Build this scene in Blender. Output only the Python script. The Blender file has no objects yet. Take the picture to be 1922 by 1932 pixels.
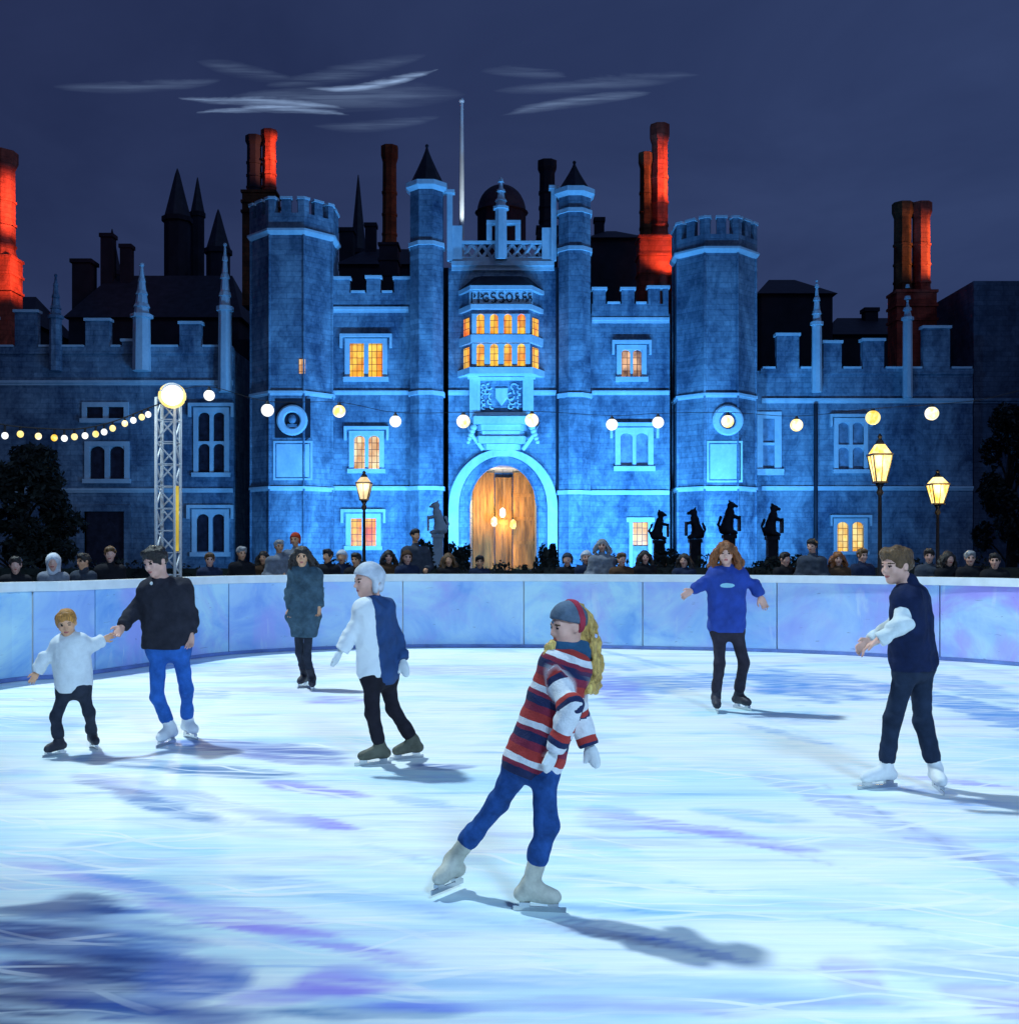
import bpy, math, random
import numpy as np
from mathutils import Vector, Matrix
random.seed(7); np.random.seed(7)
PI = math.pi
SC = bpy.context.scene
COL = SC.collection
F = 2060.0; CH = 1.6; HY = 1040.0; CX = 961.0      # survey frame: focal length, eye height, horizon row, centre column

def X(px, D): return (px - CX) * D / F
def Z(py, D): return CH - (py - HY) * D / F
def W(px, py, D): return np.array([X(px, D), D, Z(py, D)])
def G(px, py):                                       # point of the ice / ground seen at px, py
    D = F * CH / (py - HY)
    return np.array([X(px, D), D, 0.0])

# ------------------------------------------------------------------ materials
def mat(name): 
    m = bpy.data.materials.new(name); m.use_nodes = True
    nt = m.node_tree; b = nt.nodes['Principled BSDF']
    return m, nt, b
def N(nt, t, **kw):
    n = nt.nodes.new(t)
    for k, v in kw.items():
        if k.startswith('in_'):
            n.inputs[k[3:].replace('_', ' ')].default_value = v
        else: setattr(n, k, v)
    return n
def L(nt, a, b): nt.links.new(a, b)
def ramp(nt, fac, stops, interp='LINEAR'):
    r = nt.nodes.new('ShaderNodeValToRGB'); cr = r.color_ramp; cr.interpolation = interp
    while len(cr.elements) < len(stops): cr.elements.new(0.5)
    for e, (p, c) in zip(cr.elements, stops):
        e.position = p; e.color = (c[0], c[1], c[2], 1)
    if fac is not None: L(nt, fac, r.inputs['Fac'])
    return r
def math_(nt, op, a, b=None, c=None, clamp=False):
    n = nt.nodes.new('ShaderNodeMath'); n.operation = op; n.use_clamp = clamp
    for i, v in enumerate((a, b, c)):
        if v is None: continue
        if isinstance(v, (int, float)): n.inputs[i].default_value = v
        else: L(nt, v, n.inputs[i])
    return n.outputs[0]
def mixc(nt, fac, a, b, blend='MIX'):
    n = nt.nodes.new('ShaderNodeMix'); n.data_type = 'RGBA'; n.blend_type = blend
    for i, v in ((0, fac), (6, a), (7, b)):
        if isinstance(v, (int, float)): n.inputs[i].default_value = v
        elif isinstance(v, tuple): n.inputs[i].default_value = (v[0], v[1], v[2], 1)
        else: L(nt, v, n.inputs[i])
    return n.outputs[2]
def coords(nt, scale=(1, 1, 1), rot=(0, 0, 0)):
    t = nt.nodes.new('ShaderNodeTexCoord'); mp = nt.nodes.new('ShaderNodeMapping')
    mp.inputs['Scale'].default_value = scale; mp.inputs['Rotation'].default_value = rot
    L(nt, t.outputs['Object'], mp.inputs['Vector']); return mp.outputs[0]
def noise(nt, vec, scale, detail=4, rough=.55, dist=0):
    n = N(nt, 'ShaderNodeTexNoise'); n.inputs['Scale'].default_value = scale; n.inputs['Detail'].default_value = detail
    n.inputs['Roughness'].default_value = rough; n.inputs['Distortion'].default_value = dist
    L(nt, vec, n.inputs['Vector']); return n.outputs['Fac']
def bump(nt, b, h, strength=.3, dist=.02):
    n = N(nt, 'ShaderNodeBump'); n.inputs['Strength'].default_value = strength; n.inputs['Distance'].default_value = dist
    L(nt, h, n.inputs['Height']); L(nt, n.outputs[0], b.inputs['Normal'])

def simple(name, col, rough=.7, var=.25, scale=6, bstr=.25, bdist=.01, metal=0, stretch=(1, 1, 1), spec=.3):
    m, nt, b = mat(name)
    v = coords(nt, stretch); f = noise(nt, v, scale, 5, .6)
    lo = tuple(max(0, c * (1 - var)) for c in col); hi = tuple(min(1, c * (1 + var)) for c in col)
    L(nt, ramp(nt, f, [(.3, lo), (.7, hi)]).outputs[0], b.inputs['Base Color'])
    b.inputs['Roughness'].default_value = rough; b.inputs['Metallic'].default_value = metal
    b.inputs['Specular IOR Level'].default_value = spec
    if bstr: bump(nt, b, noise(nt, v, scale * 4, 4, .6), bstr, bdist)
    return m
def leading(nt):
    tc = N(nt, 'ShaderNodeTexCoord'); sp = N(nt, 'ShaderNodeSeparateXYZ'); L(nt, tc.outputs['Object'], sp.inputs[0]); cb = N(nt, 'ShaderNodeCombineXYZ'); L(nt, sp.outputs[0], cb.inputs[0]); L(nt, sp.outputs[2], cb.inputs[1])
    br = N(nt, 'ShaderNodeTexBrick'); L(nt, cb.outputs[0], br.inputs['Vector']); br.offset = 0; br.inputs['Scale'].default_value = 1; br.inputs['Brick Width'].default_value = .27; br.inputs['Row Height'].default_value = .36; br.inputs['Mortar Size'].default_value = .018
    br.inputs['Color1'].default_value = (1, 1, 1, 1); br.inputs['Color2'].default_value = (.62, .55, .5, 1); br.inputs['Mortar'].default_value = (.16, .09, .06, 1); return br.outputs['Color']
def emis(name, c1, c2, strength, scale=3, c0=None, lead=False):
    m, nt, b = mat(name)
    v = coords(nt, (1, 1, .55)); f = noise(nt, v, scale, 3, .6)
    st = [(.35, c1), (.6, c2)]
    if c0: st = [(.28, c0)] + st
    r = ramp(nt, f, st); co = r.outputs[0]
    if lead: co = mixc(nt, 1.0, co, leading(nt), 'MULTIPLY')
    L(nt, co, b.inputs['Emission Color']); b.inputs['Emission Strength'].default_value = strength
    b.inputs['Base Color'].default_value = (.05, .04, .03, 1); b.inputs['Roughness'].default_value = .3
    return m

def stone_mat(name, lo, hi, brick=True):
    m, nt, b = mat(name)
    v = coords(nt)
    big = noise(nt, coords(nt, (1, 1, .45)), .55, 6, .65, .6)
    fine = noise(nt, v, 5, 5, .65)
    f = math_(nt, 'ADD', math_(nt, 'MULTIPLY', big, .72), math_(nt, 'MULTIPLY', fine, .28))
    c = ramp(nt, f, [(.36, lo), (.5, tuple((a + d) / 2 for a, d in zip(lo, hi))), (.63, hi)]).outputs[0]
    if brick:
        tc = N(nt, 'ShaderNodeTexCoord'); sp = N(nt, 'ShaderNodeSeparateXYZ'); L(nt, tc.outputs['Object'], sp.inputs[0])
        cb = N(nt, 'ShaderNodeCombineXYZ'); L(nt, math_(nt, 'ADD', sp.outputs[0], sp.outputs[1]), cb.inputs[0]); L(nt, sp.outputs[2], cb.inputs[1])
        br = N(nt, 'ShaderNodeTexBrick'); L(nt, cb.outputs[0], br.inputs['Vector'])
        br.inputs['Scale'].default_value = 1; br.inputs['Brick Width'].default_value = .82; br.inputs['Row Height'].default_value = .29
        br.inputs['Mortar Size'].default_value = .022
        br.inputs['Color1'].default_value = (.92, .92, .92, 1); br.inputs['Color2'].default_value = (.50, .52, .56, 1); br.inputs['Mortar'].default_value = (.38, .40, .44, 1)
        c = mixc(nt, .55, c, br.outputs['Color'], 'MULTIPLY')
        pt = ramp(nt, noise(nt, coords(nt, (1, 1, .6)), .9, 5, .7, 1.2), [(.36, (.48, .54, .62)), (.5, (1, 1, 1)), (.66, (1.35, 1.3, 1.25))]).outputs[0]; c = mixc(nt, .8, c, pt, 'MULTIPLY')
        bump(nt, b, math_(nt, 'ADD', math_(nt, 'MULTIPLY', br.outputs['Fac'], -.6), fine), .5, .03)
    else: bump(nt, b, fine, .4, .02)
    L(nt, c, b.inputs['Base Color']); b.inputs['Roughness'].default_value = .85; b.inputs['Specular IOR Level'].default_value = .2
    return m

M = {}
M['wall'] = stone_mat('pale_brick', (.07, .12, .21), (.38, .50, .60))
M['trim'] = stone_mat('dressed_stone', (.46, .58, .66), (.76, .84, .88), False)
M['lead'] = simple('roof_lead', (.022, .024, .038), .6, .4, 2)
M['rearwall'] = simple('dark_brick', (.016, .018, .030), .9, .35, .8)  # near-black brick for rear ranges, slot backs and some chimneys
M['rearwing'] = stone_mat('shaded_brick', (.05, .07, .12), (.13, .17, .24))  # darker copy of the brick, with the far end's shade in its colour
M['redbrick'] = stone_mat('red_brick', (.36, .05, .03), (.60, .12, .07))
M['brownbrick'] = stone_mat('brown_brick', (.07, .03, .016), (.20, .075, .03))
M['darkpane'] = simple('dark_glass', (.025, .022, .035), .15, .6, 3, 0, spec=.5)
M['bluepane'] = simple('pale_glass', (.25, .32, .42), .2, .4, 3, 0, spec=.5)
M['orange'] = emis('lit_orange_glass', (.95, .17, .012), (1.0, .58, .05), 1.35, 1.6, None, True)
M['amber'] = emis('lit_amber_glass', (.95, .30, .02), (1.0, .70, .08), 1.35, 1.6, None, True)
M['cream'] = emis('lit_cream_glass', (.80, .36, .10), (1.0, .80, .46), 1.25, 1.8, None, True)
M['yellow'] = emis('lit_yellow_glass', (.95, .46, .02), (1.0, .84, .34), 1.35, 1.8, None, True)
M['pinkwin'] = emis('lit_pink_glass', (.06, .03, .06), (1.0, .60, .34), 1.1, 1.6, None, True)
M['wood'] = simple('oak_gate', (.34, .17, .04), .6, .65, 1.3, .4, .02, stretch=(3, 3, .4))
M['white_metal'] = simple('white_painted_metal', (.78, .80, .82), .4, .06, 8, 0)
M['black_metal'] = simple('black_painted_iron', (.02, .02, .025), .45, .3, 8, 0)
M['steel'] = simple('blade_steel', (.55, .57, .6), .25, .1, 20, 0, metal=1)
M['cable'] = simple('black_rubber_cable', (.015, .015, .02), .6, .2, 5, 0)
M['bulbw'] = emis('bulb_cool_white', (.80, .90, 1), (1, 1, .96), 1.5, 7)
M['bulby'] = emis('bulb_warm_yellow', (1, .55, .04), (1, .86, .35), 1.4, 7)
M['bulbc'] = emis('bulb_warm_white', (1, .72, .16), (1, .97, .88), 1.5, 8)
M['flood'] = emis('floodlight_lens_white', (.9, .95, 1), (1, 1, 1), 2.5, 2)
M['halo'] = emis('floodlight_halo_yellow', (1, .62, .05), (1, .85, .35), 1.3, 4)
M['ribbon'] = emis('yellow_rope_light', (.55, .40, .02), (.8, .62, .05), .8, 5)
M['lamp_glass'] = emis('lantern_glass_yellow', (1, .50, .03), (1, .85, .35), 2.0, 6)
M['lamp_pale'] = emis('lantern_glass_cream', (.9, .62, .25), (1, .82, .5), 1.0, 6)
M['darkstone'] = simple('weathered_dark_stone', (.02, .02, .03), .8, .4, 5, .5, .03)
M['leaf'] = simple('dark_leaves', (.022, .030, .026), .6, .5, 2, 0)
M['bark'] = simple('bark', (.05, .04, .03), .9, .4, 4, .6, .03, stretch=(4, 4, .6))
M['ground'] = simple('courtyard_paving', (.035, .036, .045), .8, .4, .8, .4, .01)
M['kick'] = simple('blue_kick_strip', (.16, .24, .55), .5, .3, 3, 0)

# ice -------------------------------------------------------------
def ice_material():
    m, nt, b = mat('skated_ice')
    tc = N(nt, 'ShaderNodeTexCoord')
    wob = noise(nt, tc.outputs['Object'], .8, 3)
    def streak(scale, sx, sy, rot, det=5, dist=.6, seed=0):
        mp = N(nt, 'ShaderNodeMapping'); mp.inputs['Scale'].default_value = (sx, sy, 1); mp.inputs['Rotation'].default_value = (0, 0, rot)
        mp.inputs['Location'].default_value = (seed, seed * 1.7, 0)
        L(nt, tc.outputs['Object'], mp.inputs['Vector']); return noise(nt, mp.outputs[0], scale, det, .62, dist)
    s1 = streak(1.0, .30, .95, math.radians(12))
    s2 = streak(1.3, .25, 1.3, math.radians(22), seed=5)
    s3 = streak(2.2, .22, 2.4, math.radians(8), seed=9)
    s4 = streak(6.0, .12, 3.0, math.radians(16), 6, .3, seed=3)
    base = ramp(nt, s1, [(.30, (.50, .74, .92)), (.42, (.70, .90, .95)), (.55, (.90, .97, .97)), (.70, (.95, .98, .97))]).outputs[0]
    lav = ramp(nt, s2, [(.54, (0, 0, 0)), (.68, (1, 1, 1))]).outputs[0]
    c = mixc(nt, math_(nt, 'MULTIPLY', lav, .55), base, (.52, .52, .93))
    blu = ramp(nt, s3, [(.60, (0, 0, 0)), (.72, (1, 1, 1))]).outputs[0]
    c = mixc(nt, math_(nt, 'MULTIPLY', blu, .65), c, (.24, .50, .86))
    # melt-water patches, scuffed tracks, skater shadows and corner shade painted in colour (laid out on the mesh, see ice_tint)
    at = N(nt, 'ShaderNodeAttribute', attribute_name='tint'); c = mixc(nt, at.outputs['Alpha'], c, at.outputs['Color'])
    # fine blade scratches
    def lines(scale, rot, dist, seed):
        mp = N(nt, 'ShaderNodeMapping'); mp.inputs['Rotation'].default_value = (0, 0, rot); mp.inputs['Location'].default_value = (seed, seed, 0)
        L(nt, tc.outputs['Object'], mp.inputs['Vector'])
        w = N(nt, 'ShaderNodeTexWave'); w.inputs['Scale'].default_value = scale; w.inputs['Distortion'].default_value = dist
        w.inputs['Detail'].default_value = 2; w.inputs['Detail Scale'].default_value = .6; L(nt, mp.outputs[0], w.inputs['Vector'])
        return ramp(nt, w.outputs['Fac'], [(.975, (0, 0, 0)), (.992, (1, 1, 1))]).outputs[0]
    sc = math_(nt, 'MAXIMUM', lines(.55, 1.35, 9, 2), math_(nt, 'MAXIMUM', lines(.8, 1.9, 12, 7), lines(1.1, 1.6, 14, 12)))
    scf = math_(nt, 'MULTIPLY', sc, ramp(nt, noise(nt, tc.outputs['Object'], 1.1, 2), [(.42, (0, 0, 0)), (.6, (1, 1, 1))]).outputs[0])
    c = mixc(nt, math_(nt, 'MULTIPLY', scf, .8), c, (.98, .99, .99))
    br = ramp(nt, s4, [(.35, (.80, .84, .92)), (.6, (1, 1, 1))]).outputs[0]
    c = mixc(nt, .7, c, br, 'MULTIPLY')
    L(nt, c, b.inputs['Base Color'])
    L(nt, ramp(nt, s3, [(.35, (.6, .6, .6)), (.7, (.32, .32, .32))]).outputs[0], b.inputs['Roughness'])
    b.inputs['Specular IOR Level'].default_value = .22
    bump(nt, b, math_(nt, 'ADD', math_(nt, 'MULTIPLY', scf, -.6), s4), .25, .01)
    return m
M['ice'] = ice_material()

def panel_material():
    m, nt, b = mat('rink_board_plastic')
    oi = N(nt, 'ShaderNodeObjectInfo')
    tc = N(nt, 'ShaderNodeTexCoord')
    def nz(s, st, seed):
        mp = N(nt, 'ShaderNodeMapping'); mp.inputs['Scale'].default_value = st; mp.inputs['Location'].default_value = (seed, 0, seed)
        L(nt, tc.outputs['Object'], mp.inputs['Vector']); return noise(nt, mp.outputs[0], s, 5, .6, .8)
    a = nz(.9, (1, 1, 1.3), 0)
    c = ramp(nt, a, [(.32, (.14, .38, .84)), (.46, (.34, .62, .92)), (.62, (.56, .84, .96))]).outputs[0]
    v = ramp(nt, nz(.7, (1, 1, .8), 8), [(.50, (0, 0, 0)), (.66, (1, 1, 1))]).outputs[0]
    c = mixc(nt, math_(nt, 'MULTIPLY', v, .75), c, (.40, .38, .88))
    c = mixc(nt, math_(nt, 'MULTIPLY', oi.outputs['Random'], .35), c, (.48, .52, .95))
    sc = ramp(nt, nz(3, (1, 1, .25), 3), [(.62, (0, 0, 0)), (.7, (1, 1, 1))]).outputs[0]
    c = mixc(nt, math_(nt, 'MULTIPLY', sc, .5), c, (.72, .82, .95))
    # lavender boards towards the right-hand end of the rink
    sx_ = N(nt, 'ShaderNodeSeparateXYZ'); L(nt, tc.outputs['Object'], sx_.inputs[0]); rv = math_(nt, 'MULTIPLY', math_(nt, 'MULTIPLY_ADD', sx_.outputs[0], .25, -.7, True), ramp(nt, nz(.8, (1, 1, 1.2), 15), [(.40, (0, 0, 0)), (.58, (1, 1, 1))]).outputs[0])
    c = mixc(nt, math_(nt, 'MULTIPLY', rv, .75), c, (.45, .30, .88))
    sk = ramp(nt, nz(9, (.5, .5, 2.2), 30), [(.66, (0, 0, 0)), (.70, (1, 1, 1))]).outputs[0]
    c = mixc(nt, math_(nt, 'MULTIPLY', sk, .45), c, (.10, .14, .34))
    L(nt, c, b.inputs['Base Color']); b.inputs['Roughness'].default_value = .38
    bump(nt, b, nz(6, (1, 1, 1), 1), .08, .01)
    return m
M['panel'] = panel_material()
M['rail'] = simple('white_rail_plastic', (.82, .86, .88), .4, .08, 4, .1)

def cloth(name, col, var=.3, scale=10, rough=.9):
    m, nt, b = mat(name)
    v = coords(nt); f = noise(nt, v, scale, 5, .65)
    lo = tuple(c * (1 - var) for c in col); hi = tuple(min(1, c * (1 + var)) for c in col)
    L(nt, ramp(nt, f, [(.3, lo), (.7, hi)]).outputs[0], b.inputs['Base Color'])
    b.inputs['Roughness'].default_value = rough; b.inputs['Specular IOR Level'].default_value = .15
    bump(nt, b, math_(nt, 'ADD', f, math_(nt, 'MULTIPLY', noise(nt, v, 90, 2), .35)), .5, .012)
    return m
def skin_mat(name, col):
    m, nt, b = mat(name)
    f = noise(nt, coords(nt), 14, 3)
    L(nt, ramp(nt, f, [(.3, tuple(c * .88 for c in col)), (.7, tuple(min(1, c * 1.1) for c in col))]).outputs[0], b.inputs['Base Color'])
    b.inputs['Roughness'].default_value = .5; b.inputs['Subsurface Weight'].default_value = .08
    b.inputs['Subsurface Radius'].default_value = (.02, .008, .004)
    return m
M['skin'] = skin_mat('skin_rosy', (.80, .44, .34))
M['skin_warm'] = skin_mat('skin_warm', (.82, .42, .24))
M['lip'] = simple('lips', (.50, .13, .12), .4, .1, 10, 0)
M['eye'] = simple('dark_eyes', (.02, .015, .015), .2, .1, 10, 0)

# ------------------------------------------------------------------ object helpers
def link(name, mesh, m=None, parent=None, smooth=False):
    o = bpy.data.objects.new(name, mesh); COL.objects.link(o)
    if m is not None and not mesh.materials:
        for q in (m if isinstance(m, (list, tuple)) else [m]): mesh.materials.append(q)
    if smooth: mesh.polygons.foreach_set('use_smooth', [True] * len(mesh.polygons))
    if parent is not None: o.parent = parent
    return o
def tag(o, label=None, cat=None, group=None, kind=None):
    for k, v in (('label', label), ('category', cat), ('group', group), ('kind', kind)):
        if v: o[k] = v
    return o
def empty(name, loc=(0, 0, 0)):
    o = bpy.data.objects.new(name, None); COL.objects.link(o); o.location = loc; o.empty_display_size = .2; return o

class MB:
    """collects simple solids; build() links them as one mesh object (world coordinates unless off is given)"""
    def __init__(s): s.v = []; s.f = []
    def add(s, vs, fs):
        n = len(s.v); s.v += [tuple(map(float, p)) for p in vs]; s.f += [tuple(i + n for i in f) for f in fs]; return s
    def box(s, x0, x1, y0, y1, z0, z1):
        if x1 < x0: x0, x1 = x1, x0
        if z1 < z0: z0, z1 = z1, z0
        return s.add([(x0, y0, z0), (x1, y0, z0), (x1, y1, z0), (x0, y1, z0), (x0, y0, z1), (x1, y0, z1), (x1, y1, z1), (x0, y1, z1)],
                     [(0, 3, 2, 1), (4, 5, 6, 7), (0, 1, 5, 4), (1, 2, 6, 5), (2, 3, 7, 6), (3, 0, 4, 7)])
    def prism(s, poly, z0, z1, top=None):
        n = len(poly); t = top or poly
        return s.add([(x, y, z0) for x, y in poly] + [(x, y, z1) for x, y in t],
                     [tuple(range(n - 1, -1, -1)), tuple(range(n, 2 * n))] + [(i, (i + 1) % n, n + (i + 1) % n, n + i) for i in range(n)])
    def ngon(s, cx, cy, r0, r1, z0, z1, n=8, rot=PI / 8):
        p = lambda r: [(cx + r * math.cos(rot + 2 * PI * i / n), cy + r * math.sin(rot + 2 * PI * i / n)) for i in range(n)]
        return s.prism(p(r0), z0, z1, p(max(r1, 1e-3)))
    def lathe(s, cx, cy, prof, n=16):
        vs = []; fs = []
        for r, z in prof:
            vs += [(cx + r * math.cos(2 * PI * i / n), cy + r * math.sin(2 * PI * i / n), z) for i in range(n)]
        for k in range(len(prof) - 1):
            for i in range(n):
                j = (i + 1) % n; fs.append((k * n + i, k * n + j, (k + 1) * n + j, (k + 1) * n + i))
        fs.append(tuple(range(n - 1, -1, -1))); fs.append(tuple(range((len(prof) - 1) * n, len(prof) * n)))
        return s.add(vs, fs)
    def tube(s, pts, r, n=8, r1=None):
        pts = [Vector(p) for p in pts]; vs = []; fs = []; m = len(pts)
        for k, p in enumerate(pts):
            d = (pts[min(k + 1, m - 1)] - pts[max(k - 1, 0)]).normalized()
            a = d.cross(Vector((0, 0, 1)) if abs(d.z) < .9 else Vector((1, 0, 0))).normalized(); b = d.cross(a)
            rr = r if r1 is None else r + (r1 - r) * k / (m - 1)
            vs += [p + (a * math.cos(2 * PI * i / n) + b * math.sin(2 * PI * i / n)) * rr for i in range(n)]
        for k in range(m - 1):
            for i in range(n):
                j = (i + 1) % n; fs.append((k * n + i, (k + 1) * n + i, (k + 1) * n + j, k * n + j))
        fs.append(tuple(range(n))); fs.append(tuple(range(m * n - 1, (m - 1) * n - 1, -1)))
        return s.add(vs, fs)
    def sphere(s, c, r, nu=12, nv=8, sz=1):
        prof = [(max(1e-3, r * math.sin(PI * k / nv)), c[2] - sz * r * math.cos(PI * k / nv)) for k in range(nv + 1)]
        return s.lathe(c[0], c[1], prof, nu)
    def sheet(s, x0, x1, z0, z1, y, holes, depth):
        """wall face towards -y with rectangular openings and their reveals"""
        xs = sorted({x0, x1, *[h[0] for h in holes], *[h[1] for h in holes]}); zs = sorted({z0, z1, *[h[2] for h in holes], *[h[3] for h in holes]})
        for a, b in zip(xs, xs[1:]):
            for c, d in zip(zs, zs[1:]):
                mx, mz = (a + b) / 2, (c + d) / 2
                if any(h[0] < mx < h[1] and h[2] < mz < h[3] for h in holes): continue
                s.add([(a, y, c), (b, y, c), (b, y, d), (a, y, d)], [(0, 1, 2, 3)])
        for h in holes:
            a, b, c, d = h[:4]
            for p, q in (((a, c), (b, c)), ((b, c), (b, d)), ((b, d), (a, d)), ((a, d), (a, c))):
                s.add([(p[0], y, p[1]), (q[0], y, q[1]), (q[0], y + depth, q[1]), (p[0], y + depth, p[1])], [(0, 3, 2, 1)])
        for p, q in (((x0, z0), (x0, z1)), ((x0, z1), (x1, z1)), ((x1, z1), (x1, z0))):
            s.add([(p[0], y, p[1]), (q[0], y, q[1]), (q[0], y + depth, q[1]), (p[0], y + depth, p[1])], [(0, 3, 2, 1)])
        return s
    def build(s, name, m, parent=None, smooth=False, bevel=0):
        me = bpy.data.meshes.new(name); me.from_pydata(s.v, [], s.f); me.update()
        o = link(name, me, m, parent, smooth)
        if bevel:
            b = o.modifiers.new('bevel', 'BEVEL'); b.width = bevel; b.segments = 2; b.limit_method = 'ANGLE'
        return o

# ------------------------------------------------------------------ signed-distance modelling for figures and statues
class Field:
    def __init__(s, lo, hi, h):
        s.lo = np.array(lo, float); s.h = h
        s.n = np.ceil((np.array(hi) - s.lo) / h).astype(int) + 1
        s.ax = [s.lo[i] + h * np.arange(s.n[i]) for i in range(3)]
        s.d = np.full(s.n, 1.0, np.float32)
    def _sl(s, lo, hi):
        a = np.clip(np.floor((np.array(lo) - s.lo) / s.h).astype(int), 0, s.n); b = np.clip(np.ceil((np.array(hi) - s.lo) / s.h).astype(int) + 1, 0, s.n)
        sl = tuple(slice(a[i], b[i]) for i in range(3))
        return sl, np.meshgrid(*[s.ax[i][sl[i]] for i in range(3)], indexing='ij')
    def _put(s, sl, d, k, sub=False):
        a = s.d[sl]; d = d.astype(np.float32)
        if sub: a = -a
        if k > 0:
            hh = np.maximum(k - np.abs(a - d), 0) / k
            r = np.minimum(a, d) - hh * hh * k * .25
        else: r = np.minimum(a, d)
        s.d[sl] = -r if sub else r
    def cone(s, a, b, ra, rb, k=.02, flat=None, sub=False):
        a = np.array(a, float); b = np.array(b, float); mg = max(ra, rb) + k + 3 * s.h
        sl, (x, y, z) = s._sl(np.minimum(a, b) - mg, np.maximum(a, b) + mg)
        if x.size == 0: return
        ab = b - a; t = np.clip(((x - a[0]) * ab[0] + (y - a[1]) * ab[1] + (z - a[2]) * ab[2]) / max(ab @ ab, 1e-9), 0, 1)
        d = np.sqrt((x - a[0] - t * ab[0]) ** 2 + (y - a[1] - t * ab[1]) ** 2 + (z - a[2] - t * ab[2]) ** 2) - (ra + t * (rb - ra))
        s._put(sl, d, k, sub)
    def ell(s, c, r, k=.02, R=None, sub=False):
        c = np.array(c, float); r = np.array(r, float); mg = r.max() + k + 3 * s.h
        sl, (x, y, z) = s._sl(c - mg, c + mg)
        if x.size == 0: return
        P = np.stack([x - c[0], y - c[1], z - c[2]], -1)
        if R is not None: P = P @ np.array(R).T
        k0 = np.sqrt(((P / r) ** 2).sum(-1)); k1 = np.sqrt(((P / r ** 2) ** 2).sum(-1)) + 1e-9
        s._put(sl, k0 * (k0 - 1) / k1, k, sub)
    def cut(s, p, n, lo=None, hi=None):
        """remove the side the normal points to (inside an optional box)"""
        sl, (x, y, z) = s._sl(lo if lo is not None else s.lo, hi if hi is not None else s.lo + s.h * s.n)
        d = (x - p[0]) * n[0] + (y - p[1]) * n[1] + (z - p[2]) * n[2]
        s.d[sl] = np.maximum(s.d[sl], d.astype(np.float32))
    def later(s, p, n, lo=None, hi=None): s.__dict__.setdefault('cuts', []).append((p, n, lo, hi))
    def apply(s):
        for c in s.__dict__.pop('cuts', []): s.cut(*c)
    def folds(s, amp, freq, seed=0, stretch=(1, 1, 1)):
        r = np.random.RandomState(seed); acc = 0
        x, y, z = np.meshgrid(*s.ax, indexing='ij')
        for _ in range(4):
            v = r.normal(size=3) * np.array(stretch); v *= freq / np.linalg.norm(v) * r.uniform(.6, 1.5)
            w = r.normal(size=3) * freq * .4
            acc = acc + np.sin(x * v[0] + y * v[1] + z * v[2] + r.uniform(0, 6) + 1.3 * np.sin(x * w[0] + y * w[1] + z * w[2]))
        s.d += (acc * amp / 2).astype(np.float32)
    def mesh(s, name):
        d = s.d; neg = d < 0; nx, ny, nz = d.shape
        cnt = np.zeros((nx - 1, ny - 1, nz - 1), np.int8)
        offs = [(i, j, k) for i in (0, 1) for j in (0, 1) for k in (0, 1)]
        for o in offs: cnt += neg[o[0]:nx - 1 + o[0], o[1]:ny - 1 + o[1], o[2]:nz - 1 + o[2]]
        act = np.argwhere((cnt > 0) & (cnt < 8))
        idx = np.full((nx - 1, ny - 1, nz - 1), -1, np.int32); idx[tuple(act.T)] = np.arange(len(act))
        pos = np.zeros((len(act), 3)); w = np.zeros(len(act))
        for o in offs:
            for ax in range(3):
                if o[ax]: continue
                q = list(o); q[ax] = 1
                a = d[act[:, 0] + o[0], act[:, 1] + o[1], act[:, 2] + o[2]].astype(float); b = d[act[:, 0] + q[0], act[:, 1] + q[1], act[:, 2] + q[2]].astype(float)
                m = (a < 0) != (b < 0); t = np.where(m, a / np.where(m, a - b, 1), 0)
                p = np.tile(np.array(o, float), (len(act), 1)); p[:, ax] += t
                pos[m] += p[m]; w[m] += 1
        V = s.lo + s.h * (act + pos / np.maximum(w, 1)[:, None])
        Q = []
        for ax in range(3):
            u, v = [(1, 2), (2, 0), (0, 1)][ax]
            lo = [slice(None)] * 3; hi = [slice(None)] * 3; lo[ax] = slice(0, -1); hi[ax] = slice(1, None)
            A = neg[tuple(lo)]; B = neg[tuple(hi)]
            e = np.argwhere(A != B); e = e[(e[:, u] > 0) & (e[:, v] > 0) & (e[:, u] < d.shape[u] - 1) & (e[:, v] < d.shape[v] - 1)]
            def cell(du, dv):
                c = e.copy(); c[:, u] -= du; c[:, v] -= dv; return idx[tuple(c.T)]
            q = np.stack([cell(1, 1), cell(0, 1), cell(0, 0), cell(1, 0)], 1)
            fl = ~A[tuple(e.T)]; q[fl] = q[fl][:, ::-1]; Q.append(q)
        Q = np.concatenate(Q) if Q else np.zeros((0, 4), int)
        Q = Q[(Q >= 0).all(1)]
        me = bpy.data.meshes.new(name)
        me.vertices.add(len(V)); me.vertices.foreach_set('co', V.astype(np.float32).ravel())
        me.loops.add(4 * len(Q)); me.loops.foreach_set('vertex_index', Q.astype(np.int32).ravel())
        me.polygons.add(len(Q)); me.polygons.foreach_set('loop_start', np.arange(0, 4 * len(Q), 4, dtype=np.int32))
        me.polygons.foreach_set('use_smooth', np.ones(len(Q), bool))
        me.update(calc_edges=True); me.validate()
        return me, V, Q
def attr(me, name, vals):
    a = me.attributes.new(name, 'FLOAT', 'POINT'); a.data.foreach_set('value', np.asarray(vals, np.float32))

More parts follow.
